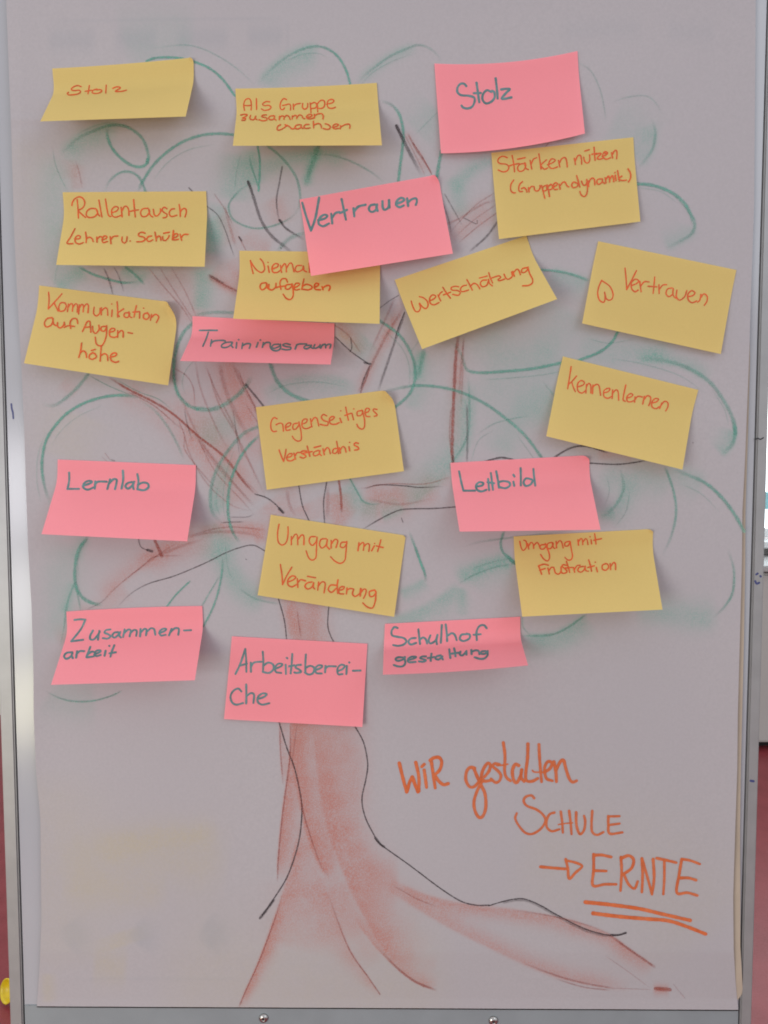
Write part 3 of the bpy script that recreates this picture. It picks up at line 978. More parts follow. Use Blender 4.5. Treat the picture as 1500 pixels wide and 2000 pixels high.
def lettering(name, parts):
    R_ = Ribbons()
    for s_, ox, oy, k, w, dn in parts:
        for st in parse(s_.replace('\n', ''), ox, oy, k):
            R_.add(st, w * random.uniform(0.92, 1.08), on_paper, dn, 0.0003, (0, 0), (1.08, 0.94), 0.07, 0.12)
    return R_.build(name, M_ORANGE, paper, PAPER_LOC)
lettering("orange_lettering", [(WIR, 760, 1430, K1, 7.0, .92), (GEST, 760, 1430, K1, 6.6, .84), (GEST_THIN, 760, 1430, K1, 3.4, .8)])
lettering("orange_lettering", [(SCHULE, 990, 1540, K2, 5.2, .80), (SCH_THIN, 990, 1540, K2, 3.2, .8)])
lettering("orange_lettering", [(ERNTE, 990, 1540, K2, 5.9, .86)])
lettering("double_underline", [(UNDER, 990, 1540, K2, 8.2, .94)])

# stray pen marks on the board and rails
def marks(name, strokes, w, mat, h, parent):
    R_ = Ribbons()
    for st in strokes:
        R_.add(st, w, lambda X, Y, l: at(X, Y, h + l), None, 0.0001)
    return R_.build(name, mat, parent, EASEL_LOC)
marks("pen_mark", [[(22, 789), (23, 798), (25, 806), (26, 817)]], 3.4, M_BLUEINK, 0.0, easel)
marks("pen_mark", [[(1476, 858), (1480, 856), (1485, 858), (1491, 855)]], 2.6, M_BLACKINK, 0.002, easel)
marks("pen_mark", [[(1477, 1122), (1480, 1120)], [(1485, 1125), (1486, 1126)], [(1475, 1135), (1478, 1140), (1483, 1138)]], 4.0, M_BLUEINK, 0.002, easel)
marks("pen_mark", [[(1466, 1525), (1472, 1526)]], 4.4, M_BLUEINK, 0.002, easel)

# ------------------------------------------------------------------ sticky notes
K = 320 / 1500.
NOTES = [
 dict(c='y', o=(70, 90), q=((102, 133.7), (378, 112), (362.7, 227.6), (78.5, 237.2)), ear=(10, 9), tb=2, w=3.0, lab="yellow sticky note reading Stolz, curling off the sheet at its top left corner",
  s="""415,372 385,362 350,372 325,395 345,408 395,405 410,418 390,438 340,447 300,448 288,435 300,425|490,362 485,400 478,438|452,415 480,410 515,405|560,395 525,405 515,425 540,435 580,430 605,412 590,400 550,402|645,358 640,432|705,388 735,375 765,376 775,385 750,400 728,415 745,418 790,415 830,405"""),
 dict(c='y', o=(450, 150), q=((459.6, 173), (735.9, 161.7), (746, 284), (454.7, 284.8)), tb=2, w=3.0, lab="yellow sticky note reading Als Gruppe zusammen wachsen, top row",
  s="""130,310 122,260 135,215 165,200 185,215 192,260 190,305|125,262 160,265 192,262|238,200 240,300|360,230 325,228 295,250 310,265 350,262 372,278 355,300 310,308 285,295|515,210 490,200 465,225 455,265 460,295 480,302 495,285|478,262 505,258 540,250 552,270 550,305|575,250 578,300|578,275 600,252 640,245|662,245 660,280 680,298 705,280 708,245|730,240 735,290 738,330|735,250 770,235 790,255 780,285 745,292|795,250 797,290 800,322|797,245 830,215 860,225 860,270 835,290 805,288|880,250 930,240 948,220 925,207 895,220 885,255 900,285 935,290 962,280|
95,352 125,345 155,350 130,370 110,380 140,383 130,400 105,398|185,355 178,380 195,395 220,390 232,360 230,385 245,395|330,350 300,352 285,365 305,372 330,378 335,395 300,405 262,395|400,358 365,362 350,380 365,395 395,390 405,360 402,385 420,400|448,395 450,362|450,378 470,360 490,365 490,392|492,375 515,355 535,365 548,392|565,388 568,358|568,372 590,355 608,362 608,385|610,370 635,350 655,360 665,380 680,385|700,372 735,368 748,352 725,345 700,360 700,380 730,388 765,378|770,380 768,345|770,360 800,342 835,340 850,360 848,388|
460,440 435,455 428,485 450,490 490,470 520,445|500,440 540,458 560,478 585,475 600,450|640,440 605,445 590,465 605,480 640,470 650,440 648,465 665,475|720,438 690,440 672,460 690,475 730,470|760,410 762,470|762,445 800,430 825,440 835,470|868,432 895,440 915,460 905,480 875,482 850,475|935,465 975,455 990,440 960,435 938,455 950,478 990,475|1005,478 1008,450|1010,462 1050,440 1085,436 1095,450 1092,475"""),
 dict(c='p', o=(840, 90), q=((848.5, 124), (1128, 99.6), (1142.5, 260.7), (861.3, 299.5)), tb=10, bb=9, w=5.2, lab="pink sticky note reading Stolz, top right of the sheet",
  s="""332,368 310,345 275,348 250,385 252,425 285,450 350,455 400,470 408,505 385,555 340,572 300,562 288,545|425,335 438,430 450,515|400,432 465,430|560,420 520,405 485,440 480,490 510,525 560,510 590,470 585,420 565,410|600,295 610,380 618,480|650,398 690,392 730,395 700,425 655,480 690,482 745,470"""),
 dict(c='y', o=(770, 460), q=((771, 546.4), (1028, 460), (1088.3, 584.2), (824.4, 681.9)), w=3.2, lab="tilted yellow sticky note reading Wertschätzung in a rising line",
  s="""155,600 170,650 195,695 225,695 240,660 230,620 260,655 290,670 310,640 300,600 265,570 230,560|320,600 365,580 380,555 350,545 325,575 330,620 365,635 410,615|400,545 425,600|405,560 420,530 440,515|445,475 480,530 515,575|450,545 515,520|590,470 555,465 520,480 530,500 580,505 605,525 585,548 535,540|660,455 625,465 605,495 625,515 680,500|665,405 690,450 715,500|695,470 725,440 750,445 770,465 785,490|845,408 808,412 788,440 808,470 848,455 862,415|862,402 872,440 898,462|780,390 850,372|865,340 880,390 900,435|880,395 935,375|935,375 960,370 975,385 950,405 965,415 1010,400|1005,355 1025,395 1050,400 1080,375 1075,335|1085,330 1100,375|1090,345 1120,310 1140,320 1155,360|1215,295 1175,305 1165,335 1190,340 1220,315 1225,290|1225,300 1240,350 1265,400 1265,435 1230,458 1175,462"""),
 dict(c='y', o=(950, 260), q=((959.6, 298.4), (1237, 268), (1250.8, 432.8), (974.5, 467)), w=3.2, hmin=.007, lab="yellow sticky note reading Stärken nützen (Gruppendynamik)",
  s="""190,225 150,212 115,230 105,262 130,280 180,285 205,310 190,345 150,355 108,338|235,205 250,280 258,355|210,300 260,285 300,280|340,280 310,285 285,315 300,350 340,340 360,300 350,270 360,320 385,335|285,240 355,225|400,250 415,330|410,285 430,240 460,225|480,190 490,260 500,330|550,245 510,280 500,300 530,330 560,320|560,290 600,275 630,250 600,235 575,265 570,300 600,325 650,310|660,250 672,310|665,280 690,235 720,225 735,260 740,310|
805,230 815,290|812,260 835,210 860,205 870,240 872,285|890,220 900,260 925,275 945,250 945,200|900,165 942,152|985,130 990,190 995,250|965,195 1010,185|1005,195 1035,185 1050,190 1025,215 1015,235 1040,240 1065,230|1060,215 1095,200 1110,180 1085,170 1065,195 1070,225 1100,240 1135,225|1085,185 1105,188|1145,180 1155,230|1150,205 1170,165 1190,160 1195,190 1192,235|
250,430 225,470 222,520 240,545 265,548|330,445 305,470 295,510 305,535 330,535|320,510 345,500 365,520 370,540|385,500 390,540|388,520 410,490 430,490|435,490 445,525 470,530 490,505 490,480|505,480 520,540 535,598|512,500 540,480 555,500 545,525 520,530|555,475 568,530 578,582|560,495 590,470 605,490 595,515 570,520|610,495 640,480 650,462 630,455 612,480 620,515 650,515|665,470 675,515|670,490 695,455 720,450 735,480 755,495|830,460 795,450 780,480 795,500 830,490 840,460|825,390 840,440 855,495|870,440 885,475 910,475 920,440|918,425 925,490 920,550 900,580 870,570 855,535|930,440 935,490|932,465 955,420 980,415 990,440 992,475|1050,420 1020,425 1010,455 1030,470 1060,445 1058,415 1065,450 1085,462|1085,410 1095,455|1090,430 1115,395 1125,410 1128,450|1128,425 1150,390 1160,405 1165,445|1178,385 1185,435|1175,362 1177,363|1200,345 1215,440|1240,395 1215,410 1210,420 1240,435 1280,432|1295,328 1318,370 1318,415 1300,448"""),
 dict(c='y', o=(100, 360), q=((122.4, 375.4), (402.5, 373.5), (399.7, 521), (109.6, 517.4)), w=3.3, lab="yellow sticky note reading Rollentausch Lehrer u. Schüler",
  s="""190,195 195,165 220,130 260,115 295,135 308,175 290,215 245,240|245,240 280,275 315,305|238,140 245,220 250,310|410,225 365,222 330,245 322,285 350,305 400,295 425,260 415,230 430,275 445,290|437,145 450,220 465,300|497,135 510,220 525,285 545,295|555,260 600,245 615,215 585,205 555,235 558,285 590,302 640,285|640,210 650,300|645,250 670,205 695,205 710,240 712,285|755,140 762,220 770,300|715,250 760,240 800,235|885,220 840,225 818,260 835,295 875,290 900,250 893,225 905,280 930,300|935,230 945,280 970,290 1000,255 1000,225|1060,225 1035,210 1015,235 1035,260 1060,275 1055,300 1025,308|1130,225 1100,230 1080,265 1100,295 1150,285|1172,185 1180,240 1182,295|1182,255 1205,225 1230,225 1238,255 1225,300|
218,408 180,480 145,540 200,545|215,500 255,500 268,480 245,470 222,490 222,530 255,548 295,535|315,440 322,490 320,535|322,500 350,485 375,500 385,525|418,485 420,530|420,505 445,480 465,485|465,510 500,500 510,480 485,475 468,500 475,535 515,525|540,480 548,545|545,510 570,480 610,475|650,485 648,520 670,540 690,520 695,482|722,520 724,521|860,450 830,440 800,455 805,475 845,485 860,505 835,525 785,528|920,475 890,480 875,505 895,525 930,510|950,440 960,490 962,520|960,495 985,475 1000,485 1005,515|1020,480 1025,510 1050,515 1075,485 1080,470|1030,450 1082,440|1120,425 1110,510|1110,495 1150,480 1160,460 1135,455 1115,485 1125,510 1165,505|1180,460 1195,515|1190,490 1215,462 1255,460"""),
 dict(c='p', o=(345, 600), q=((376, 617.5), (653.3, 631.6), (645.8, 712), (351.8, 705)), w=3.6, a=.016, lab="pink sticky note reading Trainingsraum, half under a yellow note",
  s="""210,213 290,212 372,213|290,230 270,290 240,358|320,300 310,358|312,335 345,310 420,305 445,312|500,320 450,325 415,345 415,368 460,368 505,340 510,320 500,350 515,370|550,325 545,375|567,298 569,299|605,330 597,380|600,355 640,335 675,340 665,378|745,325 730,368|765,302 768,303|795,325 785,370|790,350 820,325 855,330 855,365|935,340 890,345 870,370 895,378 940,360 950,340|950,345 950,380 920,400 880,395 860,375|1040,345 1000,335 970,348 1000,362 1045,370 1040,388 1000,392 965,385|1100,345 1085,385|1090,365 1115,340 1190,338|1220,350 1180,355 1165,375 1195,382 1230,360 1235,345 1230,370 1250,380|1265,345 1255,370 1275,378 1310,355 1315,340 1310,372|1335,345 1320,378|1330,355 1360,340 1365,375|1367,355 1390,342 1412,345 1402,378"""),
 dict(c='y', o=(440, 480), q=((467.7, 489.6), (742.5, 493), (741.4, 632.5), (455.4, 622.5)), w=3.4, hmin=.008, lab="yellow sticky note reading Niemals aufgeben, partly under a pink note",
  s="""230,135 240,190 255,255|235,150 280,215 330,245 360,215 345,150 320,120|392,185 402,245|390,152 392,153|425,215 475,195 485,170 455,165 430,195 435,240 475,245 505,225|505,180 515,245|510,210 540,165 555,180 560,240|560,205 590,160 610,165 620,200 630,240|700,180 655,185 640,220 660,240 705,220 715,185 720,225 745,240|768,160 772,245|
375,340 335,345 318,375 335,405 370,385 380,345 385,385 400,400|400,355 400,395 430,405 460,380 465,345|570,335 555,305 520,305 500,340 510,400|465,385 500,375 550,370|600,355 560,360 550,390 575,400 605,375 610,350|612,350 622,420 618,470 590,495 555,480 530,445|630,385 665,370 680,350 650,345 630,370 640,405 680,400|720,305 708,360 700,400|705,375 740,355 780,365 795,385 765,405 710,400|815,380 845,370 855,350 830,345 815,370 825,400 870,405|885,375 895,405|890,390 920,370 950,365 960,385 948,412"""),
 dict(c='p', o=(570, 330), q=((585, 389.7), (856, 340.7), (884.7, 495.3), (607.3, 539)), ear=(16, 24), w=5.2, hmin=.012, lab="pink sticky note reading Vertrauen, overlapping a yellow note",
  s="""95,310 130,430 175,565|175,565 215,450 250,262|240,470 300,455 325,430 295,420 255,450 245,500 285,525 340,500|360,410 365,450 370,500|365,450 400,405 435,395|455,275 475,370 495,465|440,405 505,375|565,360 572,435|570,390 610,345 675,328|760,325 720,335 705,370 730,395 770,375 780,325|778,330 775,350 785,385|830,295 832,350 850,375 885,350 890,285|890,290 893,320 895,355|955,320 1010,300 1030,280 1000,265 965,290 955,330 985,350 1025,335|1055,270 1065,340|1060,310 1095,280 1135,270 1145,295 1135,330"""),
 dict(c='y', o=(1130, 460), q=((1168.4, 471), (1438.3, 527.2), (1407.8, 691.5), (1136.8, 631.7)), w=3.2, lab="yellow sticky note reading Vertrauen beside a small upturned heart",
  s="""212,410 185,470 175,530 190,590 225,612 240,595 243,555 238,520|240,530 255,580 285,592 312,570 312,520 280,460 215,415|425,298 435,400 440,495|440,495 490,400 530,322|480,460 530,440 550,415 520,400 485,430 485,485 515,515 545,500|560,420 572,515|565,470 600,425 645,425|697,380 690,460 682,530|635,465 715,470|735,450 737,530|737,495 770,455 805,450|855,480 815,490 800,530 825,560 860,535 865,480 865,545 890,575|900,500 895,560 925,592 970,560 990,505|1000,560 1045,550 1065,525 1035,505 1000,540 1005,590 1040,615 1080,600|1120,540 1110,590 1090,610|1115,575 1145,535 1175,555 1175,600 1150,640"""),
 dict(c='y', o=(40, 550), q=((76.7, 557.5), (349.3, 592), (328.4, 752.7), (46.8, 709.6)), ear=(30, 42), w=3.3, lab="yellow sticky note reading Kommunikation auf Augenhöhe, its corner bent",
  s="""258,98 262,170 255,250|380,112 320,180 255,250|310,200 330,240 345,270|410,195 370,195 350,235 360,270 400,265 420,225 410,200|440,205 430,275|438,235 462,202 478,215 476,272|478,238 506,203 522,220 520,280|540,212 532,298|537,245 562,208 576,225 574,278|576,240 604,205 622,222 618,286|675,235 670,290 695,315 725,290 730,245|740,240 740,305|740,270 775,240 795,255 800,310|840,260 835,320|835,205 837,206|885,185 890,260 890,325|945,250 890,290 905,320|985,285 955,290 950,320 980,330 1000,295 990,275 1000,320 1020,330|1062,220 1050,270 1040,325|1030,280 1090,275|1092,280 1090,335|1127,243 1129,244|1165,285 1130,300 1128,335 1160,345 1180,315 1165,290|1200,300 1190,355|1198,330 1235,300 1265,320 1260,345 1245,375|
290,330 245,340 220,380 235,415 280,400 300,350 295,335 305,390 330,405|340,375 340,410 365,425 395,400 400,370 405,400|525,385 515,345 480,340 455,375 460,430|400,420 440,405 495,412|568,458 590,410 610,370 635,365 640,410 645,465|590,420 640,415|660,410 665,455 690,475 720,440 718,400|785,410 745,415 738,445 765,455 785,430 790,405|790,415 785,500 760,570 730,590 695,570 685,510|815,465 855,455 865,435 835,430 815,455 820,500 860,512 880,505|890,450 890,510|890,480 920,450 940,460 940,510|985,468 1025,475|
560,565 550,640 535,695|548,655 575,635 600,655 605,695|665,650 635,670 630,700 660,712 695,690 680,660 660,655|650,632 685,622|740,590 735,660 730,730|735,680 770,660 795,680 800,725|820,695 870,680 880,660 850,655 825,680 830,720 865,740 900,732"""),
 dict(c='y', o=(1060, 690), q=((1099.5, 696), (1364, 761.5), (1333, 917.2), (1066.8, 852)), w=3.2, lab="yellow sticky note reading Kennenlernen, slanting downward at the right",
  s="""260,122 245,220 228,325|310,208 270,255 235,285|265,262 280,310 298,352|315,310 370,290 380,265 350,250 320,280 320,340 355,365 390,345|400,285 395,365|398,310 420,275 440,300 440,365|460,290 455,370|458,310 490,285 515,300 530,385|555,365 600,350 615,325 590,322 560,345 560,395 595,412 630,395|640,335 635,415|640,365 670,335 690,355 695,430|760,290 745,360 735,425 755,440|770,410 805,400 825,380 800,370 770,400 775,440 805,445 830,435|845,400 840,448|843,425 870,395 910,400|930,395 915,465|925,425 955,390 985,400 985,440 970,480|1000,455 1040,445 1060,420 1030,415 1000,445 1000,490 1035,508 1065,490|1090,455 1070,505|1080,480 1115,440 1145,455 1145,490 1125,528"""),
 dict(c='y', o=(490, 755), q=((499.6, 795.5), (767.3, 760), (789, 920.3), (521, 956.6)), ear=(24, 34), w=3.2, lab="yellow sticky note reading Gegenseitiges Verständnis, one corner bent up",
  s="""240,295 210,285 185,325 185,385 205,412 235,408|230,350 265,335 290,345 298,408|315,375 355,360 365,335 340,335 318,360 325,400 360,395|425,335 390,345 385,385 410,390 440,350 440,325|443,340 460,420 460,485 430,500 395,480 380,455|465,345 505,330 515,300 485,300 468,330 475,375 515,385 545,370|545,295 558,370|550,330 580,285 605,295 622,360|695,270 665,255 645,280 665,310 705,325 700,355 660,352 635,345|715,315 750,300 765,280 740,275 718,300 730,340 775,345 810,330|815,290 830,330|822,222 824,223|868,188 880,250 893,308|860,265 915,245|925,245 940,305|942,204 944,205|1010,220 975,230 975,265 1005,265 1025,235 1015,215|1020,225 1040,300 1040,365 1020,390 985,375 970,345|1040,245 1075,230 1085,205 1060,200 1045,225 1055,270 1090,275|1155,210 1125,205 1120,220 1150,250 1155,265 1130,272|
258,580 280,640 300,685|300,685 315,620 322,575|325,650 365,640 380,618 355,615 330,640 335,675 370,680 395,665|395,610 408,665|402,635 425,605 455,605|510,590 475,590 458,605 490,625 505,640 480,655 450,645|515,545 530,600 540,640|480,610 560,595|620,585 585,595 570,620 590,635 625,615 632,585 630,615 645,632|580,558 640,543|660,570 672,625|668,600 695,560 715,570 728,615|785,565 755,575 750,605 775,612 800,580|785,502 795,560 802,615|810,560 820,608|815,585 840,550 860,560 872,600|898,550 905,590|903,511 905,512|985,520 955,515 945,535 980,555 985,575 950,582"""),
 dict(c='p', o=(70, 885), q=((112.7, 897.4), (382.5, 908.5), (365.5, 1057.4), (81, 1043.3)), w=4.8, lab="pink sticky note reading Lernlab, at the left edge of the sheet",
  s="""305,178 305,255 290,330|290,328 395,328|430,300 490,280 515,262 480,255 445,275 435,315 475,335 530,315|545,260 540,325|540,290 570,262 650,262|680,240 665,290 655,330|670,280 710,240 740,245 735,290 725,330|797,160 800,240 785,325|880,265 840,275 820,305 845,325 880,300 900,262|895,270 890,300 895,330|930,192 940,260 930,330|935,290 980,270 1025,280 1030,315 990,340 930,332"""),
 dict(c='p', o=(870, 880), q=((879.6, 903.9), (1151, 889), (1173, 1034.7), (897.7, 1038.3)), ear=(13, 15), w=4.8, lab="pink sticky note reading Leitbild, right half of the sheet",
  s="""125,190 145,290 165,368|165,368 270,368|285,330 335,320 345,298 310,290 280,320 290,360 330,375 375,360|390,260 395,310 400,365|415,205 425,280 435,360|385,290 445,300|465,190 480,270 490,340|485,290 530,280 580,290 590,320 550,345 490,335|622,285 630,325|622,222 632,238|688,160 690,240 690,320|790,265 740,255 715,290 735,325 780,310 800,275|805,168 812,250 822,322"""),
 dict(c='y', o=(490, 1000), q=((528.8, 1005.3), (792.5, 1046), (769.9, 1204.8), (503.2, 1162.6)), ear=(5, 5), w=3.3, lab="yellow sticky note reading Umgang mit Veränderung, over the trunk",
  s="""258,112 245,190 250,270 285,302 325,275 340,200 340,135|370,225 370,300|372,255 405,205 425,215 430,300|430,250 465,210 485,225 485,300|590,225 545,230 535,275 565,305 600,265 605,230|605,245 600,340 595,415 565,440 530,420 505,355|690,245 645,250 628,295 650,330 690,300 700,250 695,310 720,340|735,260 735,330|738,290 770,250 795,265 780,325|870,275 830,280 818,315 850,325 875,290 878,270|878,280 870,370 860,440 820,470 770,450 730,410|990,280 980,355|988,310 1020,280 1035,290 1030,350|1035,315 1065,290 1085,300 1080,360|1130,310 1105,355|1133,288 1135,289|1190,255 1175,310 1160,360|1150,310 1210,325|
270,480 285,580 290,665|290,665 330,580 375,505|340,640 390,620 410,595 375,585 340,620 340,665 375,685 415,665|425,610 430,690|428,650 455,620 500,630|560,640 515,650 495,680 520,705 560,685 575,645 570,685 585,705|518,588 592,602|620,640 612,715|615,680 650,640 680,655 670,740|780,670 730,670 708,710 740,735 780,700|797,620 790,680 795,745|800,715 840,710 855,685 825,685 805,710 810,745 850,750|880,695 875,750|878,720 905,700 940,705|940,710 930,750 955,772 995,745 1005,700|1010,705 1000,770|1005,740 1035,705 1055,715 1050,750 1032,790|1125,715 1085,730 1090,770 1120,770 1145,735 1130,712|1145,740 1140,810 1120,870 1095,880 1060,865 1025,832"""),
 dict(c='y', o=(990, 1020), q=((1003.2, 1047.7), (1275.5, 1033), (1294, 1190.7), (1019.9, 1204.5)), ear=(9, 8), w=3.2, lab="yellow sticky note reading Umgang mit Frustration",
  s="""118,175 130,230 150,258 180,225 175,175 155,165|190,195 200,245|198,220 220,185 240,200 245,240|245,215 275,185 295,210 305,240|345,205 310,210 305,240 335,245 360,215 350,195|358,215 385,280 390,330 370,355 335,335 308,295|410,185 375,195 370,235 400,240 425,200 415,185 425,230 440,240|450,175 455,235|452,205 480,170 500,180 515,235|575,175 535,185 530,215 560,215 580,180|580,185 590,250 600,310 585,345 555,345 530,322|650,160 655,210|652,185 675,150 690,160 695,205|697,180 720,150 735,165 742,205|770,160 775,198|760,132 762,133|803,105 810,150 815,200|795,165 865,150|
290,400 305,440 318,478|290,400 340,385 380,395|300,440 350,425|375,420 388,475|382,450 405,415 430,415|430,420 445,465 475,475 495,450 495,410|545,395 515,390 505,405 535,430 550,455 520,470 500,460|545,360 560,410 575,460|530,420 600,415|610,415 620,460|615,440 640,400 670,395|700,405 660,415 650,445 680,458 710,430 715,400 720,440 745,450|748,345 765,400 775,450|740,415 800,400|818,415 828,455|808,366 810,367|905,380 875,395 875,430 905,440 930,415 920,385 900,380|945,380 950,435|948,410 975,370 993,385 995,435"""),
 dict(c='p', o=(90, 1175), q=((129.5, 1194.6), (395, 1183.5), (380.6, 1328.6), (99.6, 1337.6)), tb=-2, w=4.4, lab="pink sticky note reading Zusammenarbeit, lower left, lifting at its foot",
  s="""260,168 310,162 360,165|360,165 320,250 230,365|230,365 340,350|430,265 405,310 405,345 440,345 485,290 490,265 480,310 475,350|590,255 550,262 535,285 570,300 590,320 560,340 520,335|660,280 625,285 605,315 630,330 665,300 680,275 670,310 685,330|720,255 705,325|715,290 750,258 775,265 765,320|770,290 805,260 830,270 825,315|865,250 860,320|865,285 900,250 920,260 915,310|920,280 960,245 990,255 1000,305|1035,290 1085,270 1100,250 1070,250 1040,275 1050,310 1095,305|1150,250 1125,310|1140,280 1180,245 1215,250 1210,305|1262,265 1328,262|
240,465 190,470 165,500 185,525 225,505 245,465 235,495 245,520|285,455 275,515|280,480 310,455 350,455|405,415 385,470 370,510|380,485 420,460 450,470 440,500 375,512|440,485 490,465 500,450 465,450 445,475 460,500 500,490|545,450 535,498|578,406 580,407|625,400 605,450 590,505|580,475 640,465"""),
 dict(c='p', o=(430, 1230), q=((453, 1242.8), (717.6, 1257.3), (707.8, 1419.9), (437.5, 1404.5)), w=4.4, lab="pink sticky note reading Arbeitsbereiche, across the tree trunk",
  s="""140,405 185,310 230,175|230,175 238,280 240,385|175,330 245,310|280,300 282,385|282,340 310,300 380,292|390,200 395,290 392,380|395,330 440,300 485,320 485,365 445,395 390,385|500,360 555,335 570,315 535,310 505,340 510,385 560,395|600,320 602,405|608,256 616,262|660,220 655,310 645,400|630,335 680,325|740,320 700,325 690,345 725,365 740,385 700,395 680,390|785,225 780,310 780,390|780,350 825,330 860,350 850,395 810,410 775,390|870,370 920,350 935,330 900,325 870,355 880,395 930,400|965,330 960,390|962,360 990,335 1060,335|1075,380 1120,360 1140,330 1105,320 1075,355 1080,405 1120,405|1160,330 1155,405|1180,298 1183,300|1215,375 1285,373|
195,565 165,538 120,560 95,610 110,665 150,685 210,670|238,500 240,590 238,675|240,610 280,580 310,595 305,670|340,635 400,615 425,590 390,582 350,610 345,660 385,685 450,672"""),
 dict(c='p', o=(735, 1195), q=((752, 1218.5), (1016.2, 1204.6), (1031.5, 1299.5), (747.8, 1317.7)), w=4.6, bb=3, lab="pink sticky note reading Schulhofgestaltung, curled toward the viewer",
  s="""195,148 165,140 140,175 145,215 190,228 250,240 275,270 250,300 200,312 155,305|360,240 315,245 295,275 315,300 365,285|385,160 392,225 400,295|395,255 430,235 455,255 465,290|495,215 480,260 495,290 540,265 560,210|560,215 550,260 555,298|600,120 595,200 590,285|635,115 645,200 648,270|645,225 690,195 720,215 735,260|830,205 780,210 765,250 800,268 850,245 855,210 825,200|1010,150 985,122 945,130 918,180 920,260|890,210 955,205|
250,420 200,418 175,435 200,450 250,435 262,415|258,425 265,470 240,500 195,500 160,488|290,445 340,430 365,415 325,412 290,435 295,462 360,460|455,410 420,410 400,425 430,435 455,445 430,458 390,455|505,385 500,420 498,450|470,425 535,415|590,400 555,408 540,428 570,438 605,410|602,412 600,425 610,438|668,345 672,385 678,425|712,335 720,370 725,410|685,385 760,375|770,365 765,395 790,400 815,375 825,360|825,362 825,395|870,350 872,390|872,370 905,355 935,360 945,390|1000,360 965,365 960,385 995,385 1020,360|1020,365 1015,405 985,430 945,432 900,418"""),
]

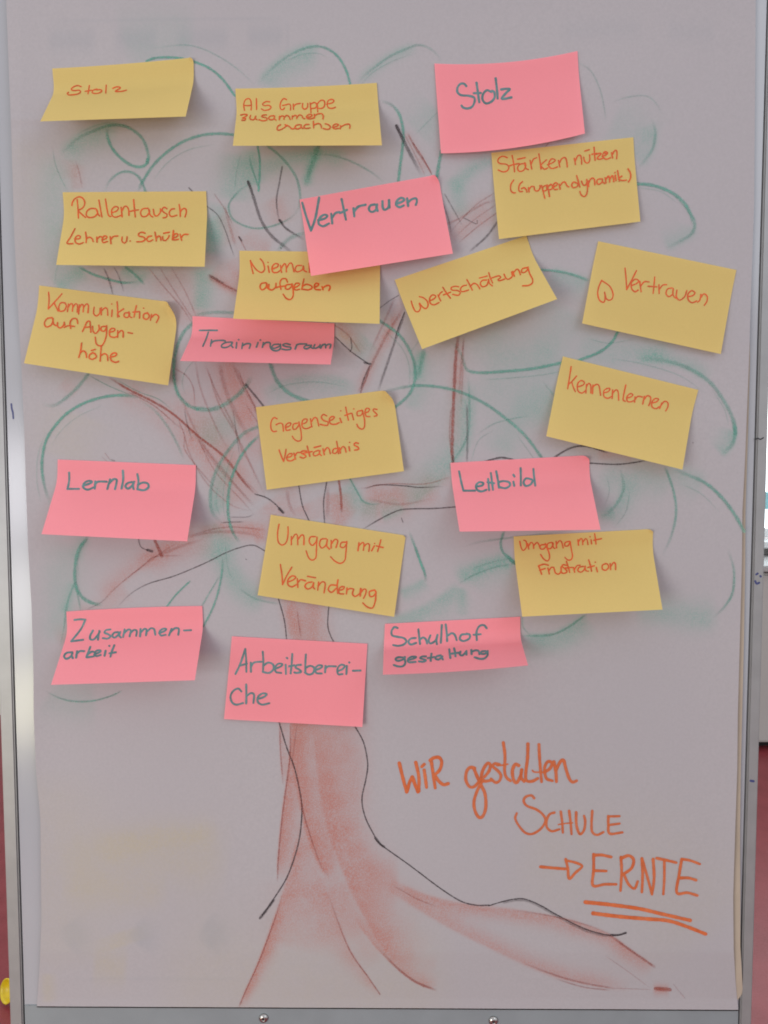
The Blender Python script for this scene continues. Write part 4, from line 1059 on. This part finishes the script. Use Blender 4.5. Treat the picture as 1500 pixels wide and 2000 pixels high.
NU, NV = 54, 36
def build_note(nt):
    TL, TR, BR, BL = [np.array(p, float) for p in nt['q']]
    lift0 = 0.0012
    def onp(p): return at(p[0], p[1], float(paper_h(p[0], p[1])) + lift0)
    wid = np.linalg.norm(onp(TR) - onp(TL))
    L = 0.6 * wid
    a = nt.get('a', 0.020)
    def solve(Tpx, Bpx):
        T = onp(Tpx)
        h0 = -T[1]
        last = None
        for h in np.arange(0.0, 0.0405, 0.0005):
            B = at(Bpx[0], Bpx[1], h0 + h)
            d = math.hypot(B[0] - T[0], B[2] - T[2])
            f = a + math.hypot(max(d - a, 0.001), h) - L
            last = h
            if f >= 0: break
        return max(last, nt.get('hmin', 0.0035))
    hl, hr = solve(TL, BL), solve(TR, BR)
    # paper is stiff: the two lower corners never differ too much
    m_ = 0.5 * (hl + hr)
    hl, hr = m_ + np.clip(hl - m_, -0.005, 0.005), m_ + np.clip(hr - m_, -0.005, 0.005)
    nt['h'] = (round(hl * 1000, 1), round(hr * 1000, 1))
    V = np.zeros((NV + 1, NU + 1, 3))
    tb, bb = nt.get('tb', 0.0), nt.get('bb', 0.0)
    ph = random.uniform(0, 6)
    for i in range(NU + 1):
        u = i / NU
        bow = 4 * u * (1 - u)
        T = onp(TL + (TR - TL) * u + np.array([0, tb * bow]))
        bp_ = BL + (BR - BL) * u + np.array([0, bb * bow])
        h = hl + (hr - hl) * u + 0.0012 * math.sin(u * 4.2 + ph)
        B = at(bp_[0], bp_[1], -T[1] + h)
        flat = np.array([B[0] - T[0], 0, B[2] - T[2]])
        dl = np.linalg.norm(flat)
        aa = min(a, 0.6 * dl)
        C = T + flat / dl * aa
        r = 0.009
        fa = aa / (aa + np.linalg.norm(B - C))
        tot = aa + np.linalg.norm(B - C)
        for j in range(NV + 1):
            s_ = j / NV * tot
            p1 = T + (C - T) * min(s_ / aa, 1.0)
            if s_ <= aa - r:
                P = T + (C - T) * (s_ / aa)
            elif s_ >= aa + r:
                P = C + (B - C) * ((s_ - aa) / (tot - aa))
            else:
                t = (s_ - (aa - r)) / (2 * r)
                q0 = C + (T - C) * (r / aa); q2 = C + (B - C) * (r / (tot - aa))
                P = q0 * (1 - t) ** 2 + C * 2 * t * (1 - t) + q2 * t * t
            V[j, i] = P
    if 'ear' in nt:      # upper right corner curls up toward the viewer
        ex, ey = nt['ear'][0] / 270. , nt['ear'][1] / 160.
        pa = V[0, int(round(NU * (1 - ex)))]; pb = V[int(round(NV * ey)), NU]
        dirv = pb - pa; dirv[1] = 0; dirv /= np.linalg.norm(dirv)
        nrm = np.array([-dirv[2], 0, dirv[0]])
        cor = V[0, NU]
        if np.dot(cor - pa, nrm) < 0: nrm = -nrm
        R_ = np.dot(cor - pa, nrm) / 1.5
        for j in range(NV + 1):
            for i in range(NU + 1):
                dd = np.dot(V[j, i] - pa, nrm) + R_ * 0.5
                if dd > 0:
                    th = dd / R_
                    V[j, i] += nrm * (R_ * math.sin(min(th, 2.2)) - dd) + np.array([0, -R_ * (1 - math.cos(min(th, 2.2))), 0])
    loc = V[0, NU // 2].copy()
    verts = (V.reshape(-1, 3) - loc)
    faces = []
    for j in range(NV):
        for i in range(NU):
            q = j * (NU + 1) + i
            faces.append((q, q + NU + 1, q + NU + 2, q + 1))
    me = mesh_np("sticky_note", verts, faces)
    o = link("sticky_note", me, M_YEL if nt['c'] == 'y' else M_PINK)
    o.location = tuple(loc)
    tag(o, nt['lab'], "sticky note", "sticky notes on the flipchart sheet")
    tree = BVHTree.FromPolygons([Vector(v) for v in V.reshape(-1, 3)], faces)
    cp = Vector(CAMP)
    def place(X, Y, lift):
        d_ = Vector(ray(X, Y)).normalized()
        hit = tree.ray_cast(cp, d_)
        if hit[0] is None:
            hit = tree.find_nearest(Vector(at(X, Y, 0.012)))
        n_ = hit[1] if hit[1].y < 0 else -hit[1]
        return tuple(hit[0] + n_ * lift)
    R_ = Ribbons()
    for st in parse(nt['s'].replace('\n', ''), nt['o'][0], nt['o'][1], K):
        R_.add(st, nt['w'] * 0.88 * random.uniform(0.95, 1.05), place, None, 0.00012, jitter=0.10)
    R_.build("handwriting", M_INKO if nt['c'] == 'y' else M_INKT, o, loc)

for nt in NOTES:
    build_note(nt)
    print("NOTE", nt['lab'][:48], nt['h'])
